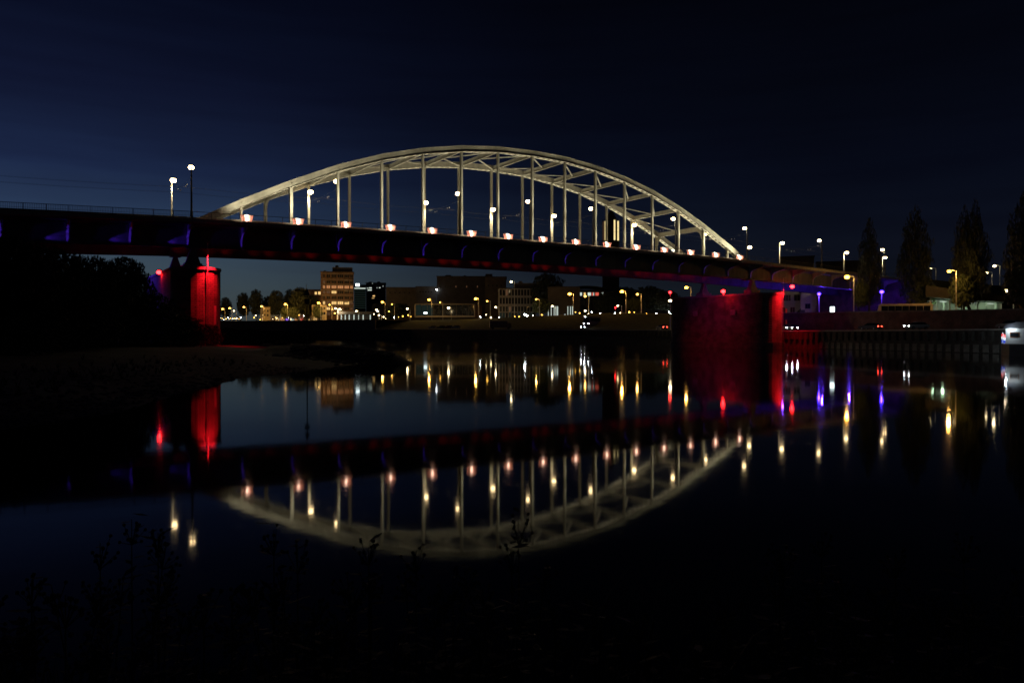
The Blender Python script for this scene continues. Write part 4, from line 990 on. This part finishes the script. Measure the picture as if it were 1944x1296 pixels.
# ------------------------------------------------------------------ town street lamps
def town(px, py, d, zb, m, r, label, power=0, col=SOD, arm=1.6, gr='street lamps of the town'):
    if zb > 11: d = fard(px, d)
    elif zb > 8: zb = zr(px)
    p = at(px, py, d); o = empty('street_lamp', (p[0], p[1], zb), label, 'street lamp', gr)
    r = r * 1.15
    ra = ray(972 + F * .6, 636)[:2] - ray(972, 636)[:2]; ra = ra / np.linalg.norm(ra)
    q = p[:2] + ra * arm
    MB().tube((q[0], q[1], zb - .3), (q[0], q[1], p[2] + .15), .13, .08, 6).build('pole', pole_m, o)
    MB().tube((q[0], q[1], p[2] + .1), (p[0], p[1], p[2] + r * .8), .06, .05, 5).build('arm', pole_m, o)
    MB().ball(p, (r, r, r * .7), 10, 6).build('lens', m, o); MB().ball((p[0], p[1], p[2] + r * .78), (r * .8, r * .8, r * .16), 8, 5).build('housing', pole_dark, o)
    if power: lamp('POINT', (p[0], p[1], p[2] - r - .1), power * (2.4 if px < 650 else .6 if d > 240 else 1), col, o, .3)
    return o
TS = [(422.5, 586.5, 450, 's', .55, 500, 'sodium lamp nearest the left pier'), (436, 585, 452, 's', .55, 500, 'second sodium lamp right of the left pier'), (444, 590, 470, 'w', .4, 0, 'small white lamp right of the second sodium lamp from the left pier'),
      (463, 583, 448, 's', .55, 700, 'sodium lamp before the second round lime tree'), (496.7, 581.5, 446, 's', .6, 900, 'sodium lamp between the third and fourth lime trees'), (541.8, 577.5, 440, 'S', .65, 3500, 'big sodium lamp over the small amber lit trees'),
      (604.5, 575, 436, 'S', .65, 2600, 'sodium lamp at the left foot of the apartment tower'), (625.6, 578.5, 440, 's', .45, 1500, 'sodium lamp before the left windows of the apartment tower'), (637, 585.5, 425, 'W', .5, 600, 'left white lamp over the pavilion'),
      (645, 587, 424, 'W', .65, 900, 'brightest white lamp over the pavilion roof'), (676.5, 590.5, 420, 'w', .5, 250, 'white lamp above the middle of the pavilion roof'), (635.5, 594.5, 430, 's', .4, 500, 'low warm lamp at the left end of the pavilion'),
      (715, 588, 414, 'W', .5, 300, 'upper of the two white lamps right of the pavilion'), (719.5, 598.5, 410, 'W', .45, 200, 'lower of the two white lamps right of the pavilion'), (726, 573.5, 400, 'S', .65, 1800, 'big sodium lamp right of the pavilion'),
      (744, 577.5, 405, 's', .35, 200, 'small lamp on the right arm beside the big sodium lamp near the pavilion'), (773.5, 586, 402, 'W', .5, 350, 'white lamp just left of the glass box building'), (814.5, 569, 390, 'S', .65, 2200, 'big sodium lamp over the left half of the glass box'),
      (835.5, 574, 392, 's', .35, 0, 'small sodium lamp over the middle of the glass box'), (851.5, 584.5, 386, 'W', .6, 300, 'white lamp in front of the glass box'), (903, 567, 372, 'S', .65, 2200, 'big sodium lamp over the right end of the glass box'),
      (925, 571.5, 374, 's', .4, 0, 'small sodium lamp right of the glass box'), (941, 583, 372, 'w', .4, 200, 'white lamp left of the white grid office'), (970.5, 535, 380, 'W', .5, 100, 'high white lamp above the roof of the grid office'),
      (1018, 568, 385, 's', .35, 900, 'small sodium lamp over the amber lit tree by the columns'), (1048.5, 581, 380, 'w', .4, 150, 'white lamp at the left of the lit columns'), (996.5, 597, 390, 'c', .4, 100, 'cool white lamp at the foot of the grid office'),
      (1081.5, 558, 345, 'S', .65, 2500, 'big sodium lamp over the lit columns'), (1111, 562.5, 350, 's', .45, 300, 'sodium lamp below the lit upper floor'), (1111, 590, 350, 'w', .35, 120, 'low warm lamp right of the lit columns'),
      (1180.8, 553.5, 312, 'S', .65, 2500, 'big sodium lamp left of the red pier'), (1210, 558.5, 315, 's', .42, 700, 'sodium lamp above the amber lit young tree'), (1172.8, 580.3, 310, 'w', .3, 0, 'small white lamp next to a red signal left of the red pier'),
      (1272.5, 571, 232, 'W', .42, 200, 'white lamp touching the left side of the red pier'), (1303, 546, 262, 'S', .5, 900, 'big sodium lamp shining above the red pier'), (1608, 526, 176, 'S', .5, 320, 'bright sodium lamp before the end of the approach span'),
      (1802, 515, 172, 'S', .36, 1500, 'sodium lamp left of the twin poplars'), (1672, 490.5, 186, 'w', .01, 0, ''), (1911, 551.5, 178, 'W', .4, 200, 'white lamp by the right end of the lit hall'), (1787, 577.5, 205, 'w', .34, 80, 'lamp hanging before the columns of the lit hall'),
      (1812, 510.5, 215, 'w', .28, 60, 'small lamp just above the sodium lamp by the twin poplars'), (1873, 518, 222, 'w', .30, 60, 'small lamp right of the twin poplars'), (1888, 505, 226, 'w', .36, 60, 'lamp on a tall pole right of the twin poplars'),
      (1767, 510, 235, 'w', .25, 0, 'tiny lamp left of the sodium lamp near the twin poplars'), (1756, 508, 235, 'w', .18, 0, 'faint lamp over the second poplar')]
for px, py, d, c, r, pw, lab in TS:
    if not lab: continue
    m_ = {'s': e_sod_s, 'S': e_sod, 'w': e_warm_far, 'W': e_warm_far, 'c': e_white}[c]
    zb = 11.6 if d > 300 else (4.3 if px == 1272.5 else 8.25)
    town(px, py, d, zb, m_, r, lab, pw, SOD if c in 'sS' else WARM)
signal('traffic_signal', at(1168, 584, 308), e_red, 'red traffic signal left of the red pier', 'traffic light', .28, 11.0)
signal('traffic_signal', at(1272, 555, 230), e_red, 'red lamp on a post touching the left side of the red pier', 'traffic light', .42, 4.3)
lb = gz(1580, 182, 8.3); rr = ray(1580, 636)[:2]; rr /= np.linalg.norm(rr); an = math.atan2(rr[1], rr[0]) - math.pi / 2
bx = empty('lightbox_sign', lb, 'bright white lightbox standing on the retaining wall by the abutment', 'sign')
MB().box((lb[0], lb[1], 8.95), (.95, .25, 1.3), an).build('lit_face', e_panel, bx); MB().box((lb[0] + rr[0] * .18, lb[1] + rr[1] * .18, 8.95), (1.05, .1, 1.4), an).build('frame', pole_dark, bx)
MB().tube((lb[0], lb[1], 7.6), (lb[0], lb[1], 8.35), .2).build('foot', pole_dark, bx)
# cafe lights on the left promenade
for i in range(15):
    px = 419 + i * 2.75 + random.uniform(-.8, .8); py = 607 - random.random() * 4; d = 534 + random.uniform(-4, 8); p = at(px, py, d)
    o = empty('terrace_lamp', (p[0], p[1], 11.6), 'tiny terrace lamp in the crowd of lights right of the left pier', 'lamp', 'tiny terrace lamps right of the left pier')
    MB().ball(p, random.uniform(.09, .2), 8, 5).build('bulb', [e_warm_far, e_sod_s, e_white][i % 3], o); MB().tube((p[0], p[1], 11.5), (p[0], p[1], p[2] - .28), .05, .05, 5).build('stand', pole_dark, o)

for zi, (x0, x1, y0, y1, dn, n_, lab) in enumerate(((1092, 1276, 592, 604, 345, 34, 'tiny street level light between the lit columns and the red pier'), (905, 1036, 597, 604, 400, 10, 'tiny street level light before the white grid office'),
        (480, 600, 597, 609, 545, 22, 'tiny warm light among the shopfronts behind the lime trees'), (708, 784, 590, 606, 480, 10, 'tiny warm light between the pavilion and the glass box'))):
    for i in range(n_):
        px = x0 + (x1 - x0) * (i + random.random()) / n_; py = random.uniform(y0, y1); p = at(px, py, dn + random.uniform(-6, 6))
        o = empty('small_lamp', (p[0], p[1], 11.5), lab, 'lamp', lab.replace('light', 'lights', 1)); r_ = random.uniform(.15, .36)
        MB().ball(p, r_, 8, 5).build('bulb', random.choice((e_sod_s, e_sod_s, e_warm_far, e_white)), o); MB().tube((p[0], p[1], 11.3), (p[0], p[1], p[2] - r_ * .9), .05, .04, 5).build('stand', pole_dark, o)
# ------------------------------------------------------------------ vehicles
def car(px, d, z, ang, paint, label, head=False, tail=False, group='cars on the quay road'):
    """nose points along local +X"""
    p = gz(px, d, z); r = empty('parked_car', (0, 0, 0), label, 'car', group)
    mp_ = mat('car_paint', paint, rough=.25, scale=1, var=.03, metal=.3)
    low = [(-2.15, .32), (2.15, .32), (2.2, .62), (2.05, .80), (1.05, .95), (-1.75, .98), (-2.15, .9)]
    MB().side(low, -.86, .86).build('body', mp_, r)
    mb = MB(); b = [(-1.75, .975), (1.0, .945)]; t_ = [(-1.2, 1.42), (.25, 1.44)]
    P = [(b[0][0], -.82, b[0][1]), (b[1][0], -.82, b[1][1]), (b[1][0], .82, b[1][1]), (b[0][0], .82, b[0][1]), (t_[0][0], -.62, t_[0][1]), (t_[1][0], -.62, t_[1][1]), (t_[1][0], .62, t_[1][1]), (t_[0][0], .62, t_[0][1])]
    mb.add(P, [(4, 5, 6, 7), (0, 1, 5, 4), (1, 2, 6, 5), (2, 3, 7, 6), (3, 0, 4, 7)]); mb.build('windows', glass_dark, r)
    MB().box((-.47, 0, 1.455), (1.5, 1.26, .04)).build('roof', mp_, r)
    for x in (-1.3, 1.35):
        for y in (-.80, .80):
            w_ = MB().tube((x, y - .1, .32), (x, y + .1, .32), .32, .32, 12).build('wheel', rubber, r); MB().tube((x, y - .11, .32), (x, y + .11, .32), .18, .18, 8).build('rim', chrome, w_)
    for y in (-.62, .62):
        MB().ball((2.12, y, .66), (.10, .17, .11), 8, 5).build('headlight', e_head if head else chrome, r)
        MB().ball((-2.14, y, .78), (.06, .17, .10), 8, 5).build('tail_light', e_tail if tail else mat('tail_lens', (.3, .02, .02), rough=.2), r)
    r.location = p; r.rotation_euler.z = ang
    if head:
        for y in (-.62, .62):
            o = lamp('SPOT', (2.3, y, .66), 150, (.95, .97, 1), None, .05, aim=(8, y, .3), cone=60); o.parent = r
    return r
vd = lambda px: math.atan2(*ray(px, 636)[:2][::-1])
car(1110.5, 262, 5.0, vd(1110) + math.pi - .35, (.3, .3, .32), 'car with bright headlights, leftmost of the lit vehicles before the grass slope', True)
car(1256, 226, 4.5, vd(1256) + .5, (.1, .1, .1), 'dark car showing red tail lights just left of the red pier', False, True)
car(1494, 183, 4.0, vd(1494) + math.pi + .25, (.5, .5, .52), 'car with dazzling headlights just right of the red pier', True)
car(1507, 187, 4.0, vd(1507) + math.pi + .1, (.2, .05, .05), 'second car with headlights following behind the dazzling one', True)
car(1652, 160, 3.95, vd(1652) + 1.0, (.1, .1, .12), 'dark car with red tail lights on the quay below the white coach', False, True)
car(1740, 147, 3.95, vd(1740) + math.pi - .9, (.6, .6, .6), 'pale car with headlights on the quay below the lit hall', True)
car(1918, 131, 3.95, 1.25, (.25, .22, .18), 'silver car parked above the moored ship, cut by the right picture edge')
for i, px in enumerate((822, 838, 852, 866)):
    car(px, 372 - i * 4, 6.0, 2.0, [(.4, .4, .4), (.06, .06, .07), (.3, .05, .04), (.5, .5, .5)][i], ['pale parked car, leftmost in the row below the glass box', 'black parked car, second from the left below the glass box', 'dark red parked car, third from the left below the glass box', 'white parked car, rightmost in the row below the glass box'][i], group='cars parked below the glass box')
def bus(px, d, z, ang, paint, label, name='coach', L=12.0, heads=False, cat='coach'):
    r = empty(name, (0, 0, 0), label, cat); mp_ = mat('coach_paint', paint, rough=.3, scale=.6, var=.06)
    prof = [(-L / 2, .35), (L / 2, .35), (L / 2 + .02, 1.2), (L / 2 - .35, 3.0), (L / 2 - .7, 3.3), (-L / 2 + .15, 3.3), (-L / 2, 3.1)]
    MB().side(prof, -1.25, 1.25).build('body', mp_, r)
    for s_ in (-1, 1):
        for i in range(7):
            x0 = -L / 2 + .5 + i * (L - 1.4) / 7; MB().box((x0 + (L - 1.4) / 14, s_ * 1.262, 2.2), ((L - 1.4) / 7 - .06, .03, 1.15)).build('side_window', glass_dark, r)
        for x in (-L / 2 + 2.4, L / 2 - 2.6):
            w_ = MB().tube((x, s_ * 1.0, .5), (x, s_ * 1.28, .5), .5, .5, 14).build('wheel', rubber, r); MB().tube((x, s_ * 1.0, .5), (x, s_ * 1.3, .5), .25, .25, 8).build('rim', chrome, w_)
    MB().add([(L / 2 + .035, -1.1, 1.25), (L / 2 + .035, 1.1, 1.25), (L / 2 - .33, 1.05, 2.95), (L / 2 - .33, -1.05, 2.95)], [(0, 1, 2, 3)]).build('windscreen', glass_dark, r)
    for y in (-.95, .95): MB().ball((L / 2 + .03, y, .8), (.08, .16, .12), 8, 5).build('headlight', e_head if heads else chrome, r)
    if heads: MB().box((L / 2 - .5, -.8, 3.36), (.3, .3, .12)).build('roof_light', e_head, r)
    r.location = gz(px, d, z); r.rotation_euler.z = ang; return r
bus(1716, 186, zr(1716), vd(1716) + math.pi / 2 + .12, (.62, .56, .46), 'long white coach parked behind the retaining wall under the poplars')
bus(1124, 285, 6.4, vd(1124) + math.pi - .5, (.12, .12, .13), 'dark bus with lights on, right behind the headlights before the grass slope', 'bus', 9, True, 'bus')
tk = empty('box_truck', (0, 0, 0), 'dark box truck parked on the quay below the grid office', 'truck')
MB().box((0, 0, 2.1), (7.4, 2.5, 2.7)).build('cargo_box', mat('truck_box', (.04, .045, .06), rough=.5), tk); MB().side([(3.75, .5), (5.5, .5), (5.5, 1.5), (5.1, 2.6), (3.75, 2.6)], -1.15, 1.15).build('cab', mat('truck_cab', (.05, .05, .07), rough=.3), tk)
MB().add([(5.52, -1, 1.5), (5.52, 1, 1.5), (5.12, 1, 2.5), (5.12, -1, 2.5)], [(0, 1, 2, 3)]).build('windscreen', glass_dark, tk)
for x in (-2.4, 4.4):
    for y in (-1, 1): MB().tube((x, y - .15, .5), (x, y + .15, .5), .5, .5, 12).build('wheel', rubber, tk)
tk.location = gz(946, 330, 5.5); tk.rotation_euler.z = vd(946) - math.pi / 2 + .1

# ------------------------------------------------------------------ moored ship at the right
sp = gz(1913, 112, 0); sd_ = np.array([-.32, -.947]); sr = math.atan2(sd_[1], sd_[0])
shp = empty('moored_ship', (0, 0, 0), 'black hulled ship with a white lit stern cabin moored at the right edge', 'ship')
hullp = [(0, .9), (.8, 1.55), (2.5, 1.9), (34, 1.9), (38, 0), (34, -1.9), (2.5, -1.9), (.8, -1.55), (0, -.9)]
MB().prism([(x, y * 1.25) for x, y in hullp], [-.6] * 9, [1.75, 1.7, 1.6, 1.6, 2.0, 1.6, 1.6, 1.7, 1.75]).build('hull', hull_m, shp)
MB().box((5.6, 0, 2.75), (8.4, 3.7, 2.2)).build('stern_cabin', ship_white, shp)
for x in (2.9, 5.2, 7.5):
    f_ = MB().box((x, 1.88, 2.95), (1.5, .06, .75)).build('window', mat('brass_window_ring', (.35, .15, .06), rough=.4), shp); MB().box((x, 1.90, 2.95), (1.3, .07, .58)).build('pane', glass_dark, f_)
    f_ = MB().box((x, -1.88, 2.95), (1.5, .06, .75)).build('window', mat('brass_window_ring', (.35, .15, .06), rough=.4), shp); MB().box((x, -1.90, 2.95), (1.3, .07, .58)).build('pane', glass_dark, f_)
MB().side([(1.0, 3.9), (10, 3.9), (10, 4.3), (8, 4.75), (3.2, 4.75), (1.6, 4.4)], -1.9, 1.9).build('canopy', tarp, shp)
for z in (2.15, 2.5, 2.85):
    mb = MB(); pts_ = [(.1, -1.0, z), (.1, 1.0, z), (.9, 1.75, z), (1.35, 1.85, z)]
    for a, b in zip(pts_[:-1], pts_[1:]): mb.bar(a, b, .04, .04)
    for a, b in zip(pts_[:-1], pts_[1:]): mb.bar((a[0], -a[1], a[2]), (b[0], -b[1], b[2]), .04, .04)
    mb.build('rail', ship_white, shp)
for y in (-1.0, 0, 1.0): MB().tube((.1, y, 1.7), (.1, y, 2.86), .03, .03, 6).build('stanchion', ship_white, shp)
MB().tube((0, 0, 1.7), (-.9, 0, 3.3), .035, .03, 6).build('flag_staff', ship_white, shp)
for i, (c, nm) in enumerate((((.65, .03, .03), 'red_cloth'), ((.7, .7, .7), 'white_cloth'), ((.03, .06, .45), 'blue_cloth'))):
    mb = MB(); xs_ = [0, .15, .3, .45, .6, .8]
    P = [(-.75 + .1 * math.sin(k * 1.4) + k * .03, .05 + x * .9 - .4, 3.1 - i * .42 - .1 * k * .3) for k, x in enumerate(xs_)] + [(-.72 + .1 * math.sin(k * 1.4) + k * .03, .05 + x * .9 - .4, 3.1 - (i + 1) * .42 - .1 * k * .3) for k, x in enumerate(xs_)]
    mb.add(P, [(k, k + 1, 7 + k, 6 + k) for k in range(5)]); mb.build('flag_stripe', mat(nm, c, rough=.9), shp)
MB().box((1.15, 0, 3.78), (.25, .9, .12)).build('stern_lamp', glow('stern_lamp_white', (.8, .95, 1), 40), shp)
shp.location = sp; shp.rotation_euler.z = sr
o = lamp('POINT', (.5, 0, 3.5), 260, (.78, .93, 1.0), None, .1); o.parent = shp
for y in (-2.6, 2.6):
    o = lamp('POINT', (2.2, y, 3.7), 70, (.78, .93, 1.0), None, .1); o.parent = shp

# ------------------------------------------------------------------ foreground weeds
def weed(px, py, d, seed, label, kind='weed'):
    R = random.Random(seed); top = at(px, py, d); g0 = float(near_z(np.array([top[0]]), np.array([top[1]]))[0]); H = top[2] - g0 + .03
    r = empty('weed_plant' if kind == 'weed' else 'reed', (top[0], top[1], g0 - .03), label, 'plant', 'dark weeds on the near bank')
    if kind == 'weed':
        mb = MB(); lf = MB(); fl = MB()
        for sidx in range(5):
            a = R.uniform(0, 6.28); sp_ = R.uniform(.02, .16) * (0 if sidx == 0 else 1); h = H * (1 if sidx == 0 else R.uniform(.6, .95))
            pts_ = [Vector((top[0] + math.cos(a) * sp_ * t_ * 1.5, top[1] + math.sin(a) * sp_ * t_ * 1.5, g0 - .03 + h * t_)) for t_ in (0, .3, .6, .85, 1)]
            for i in range(4): mb.tube(pts_[i], pts_[i + 1], .006 * (1 - i * .18), .006 * (1 - (i + 1) * .18), 5, False)
            for j in range(26):
                t_ = R.uniform(.15, 1); p = Vector((top[0] + math.cos(a) * sp_ * t_ * 1.5, top[1] + math.sin(a) * sp_ * t_ * 1.5, g0 + h * t_)); b = R.uniform(0, 6.28); L_ = R.uniform(.03, .09)
                d_ = Vector((math.cos(b), math.sin(b), R.uniform(-.2, .5))) * L_; w_ = Vector((-math.sin(b), math.cos(b), 0)) * L_ * .2
                lf.add([p, p + d_ * .5 + w_, p + d_, p + d_ * .5 - w_], [(0, 1, 2, 3)])
            for j in range(14):
                b = R.uniform(0, 6.28); q = pts_[4] + Vector((math.cos(b) * R.uniform(.01, .07), math.sin(b) * R.uniform(.01, .07), R.uniform(-.1, .02)))
                fl.ball(q, .008, 5, 3); mb.tube(pts_[3].lerp(pts_[4], .4), q, .0018, .0015, 3, False)
        mb.build('stem', leaf_dk, r); o = lf.build('leaves', leaf_dk, r); o['kind'] = 'stuff'; o = fl.build('seed_heads', bark, r); o['kind'] = 'stuff'
    else:
        for j in range(R.randint(3, 5)):
            mb = MB(); a = R.uniform(0, 6.28) if j else -.3; bend = R.uniform(.15, .4) * H; n_ = 9; P = []
            for i in range(n_):
                t_ = i / (n_ - 1); w_ = .010 * (1 - t_ ** 2) + .0005
                q = Vector((top[0] - math.cos(a) * bend * (1 - t_ ** 2) if j == 0 else top[0] + math.cos(a) * bend * t_ ** 2, top[1] + math.sin(a) * bend * t_ ** 2, g0 - .03 + H * (1 if j == 0 else R.uniform(.97, 1) * .85) * (t_ if t_ < .8 else .8 + (t_ - .8) * (.3))))
                s_ = Vector((-math.sin(a), math.cos(a), 0)) * w_; P += [q - s_, q + s_]
            mb.add(P, [(2 * i, 2 * i + 1, 2 * i + 3, 2 * i + 2) for i in range(n_ - 1)]); mb.build('blade', leaf_dk, r)
    return r
WD = [(250, 985, 3.4, 'tall dark weed stem nearest the two lamp reflections at the left'), (300, 1010, 3.3, 'dark weed right beside the tall one at the left'), (190, 1030, 3.1, 'low dark weed at the left edge of the tangle'), (520, 1005, 3.2, 'dark weed below the left foot of the mirrored arch'),
      (565, 1040, 3.0, 'bushy dark weed right of the one under the mirrored arch foot'), (700, 1030, 3.3, 'dark weed under the left part of the mirrored arch'), (790, 1045, 3.1, 'flowering dark weed under the middle of the mirrored arch'), (860, 1095, 2.9, 'dark weed drooping below the mirrored arch middle'),
      (985, 985, 3.2, 'dark weed crossing the mirrored hangers near the middle'), (440, 1150, 2.6, 'low dark weed in the lower left'), (640, 1170, 2.6, 'low dark weed at the lower middle left'), (1130, 1150, 2.6, 'low dark weed at the lower middle right'),
      (1480, 1040, 3.2, 'faint dark weed right of the mirrored arch'), (1560, 1010, 3.3, 'faint dark weed group near the right lamp reflections'), (1700, 1050, 3.1, 'faint dark weed at the lower right'), (1830, 1020, 3.2, 'faint dark weed near the right picture edge'), (60, 1100, 2.8, 'dark weed in the lower left corner')]
for i, (px, py, d, l) in enumerate(WD): weed(px, py, d, i, l)
for i in range(26):
    px = -20 + i * 78 + random.uniform(-20, 20); weed(px, random.uniform(1120, 1215), random.uniform(2.1, 2.9), 100 + i, 'low dark weed in the unlit tangle along the bottom of the picture')['group'] = 'low dark weeds along the bottom'
for i, (px, py, d, l) in enumerate([(1020, 985, 3.0, 'pointed reed blades crossing the mirrored arch near the middle'), (1215, 905, 2.8, 'arched reed blade over the mirrored right hangers'), (1270, 935, 2.8, 'second arched reed blade just right of the first'), (1330, 1080, 2.7, 'reed clump below the right end of the mirrored arch'), (1500, 1120, 2.5, 'reed clump low at the right'), (820, 1150, 2.5, 'reed clump low in the middle')]): weed(px, py, d, 50 + i, l, 'reed')
gr = MB(); R = random.Random(5)
for i in range(2600):
    u = R.uniform(-9, 9); w_ = R.uniform(1.6, 5.6); x = CAM[0] + u * math.cos(YAW) + w_ * math.sin(YAW); y = CAM[1] - u * math.sin(YAW) + w_ * math.cos(YAW)
    z = 1.32 - .045 * w_ ** 1.9; h = R.uniform(.15, .5); a = R.uniform(0, 6.28); dx, dy = math.cos(a), math.sin(a); b = R.uniform(.02, .2)
    gr.add([(x - dy * .004, y + dx * .004, z - .12), (x + dy * .004, y - dx * .004, z - .12), (x + dx * b * .4 + dy * .003, y + dy * b * .4, z + h * .6), (x + dx * b, y + dy * b, z + h)], [(0, 1, 2), (0, 2, 3)])
tag(gr.build('grass', leaf_dk), 'dark tangled grass on the near bank', 'grass', kind='stuff')
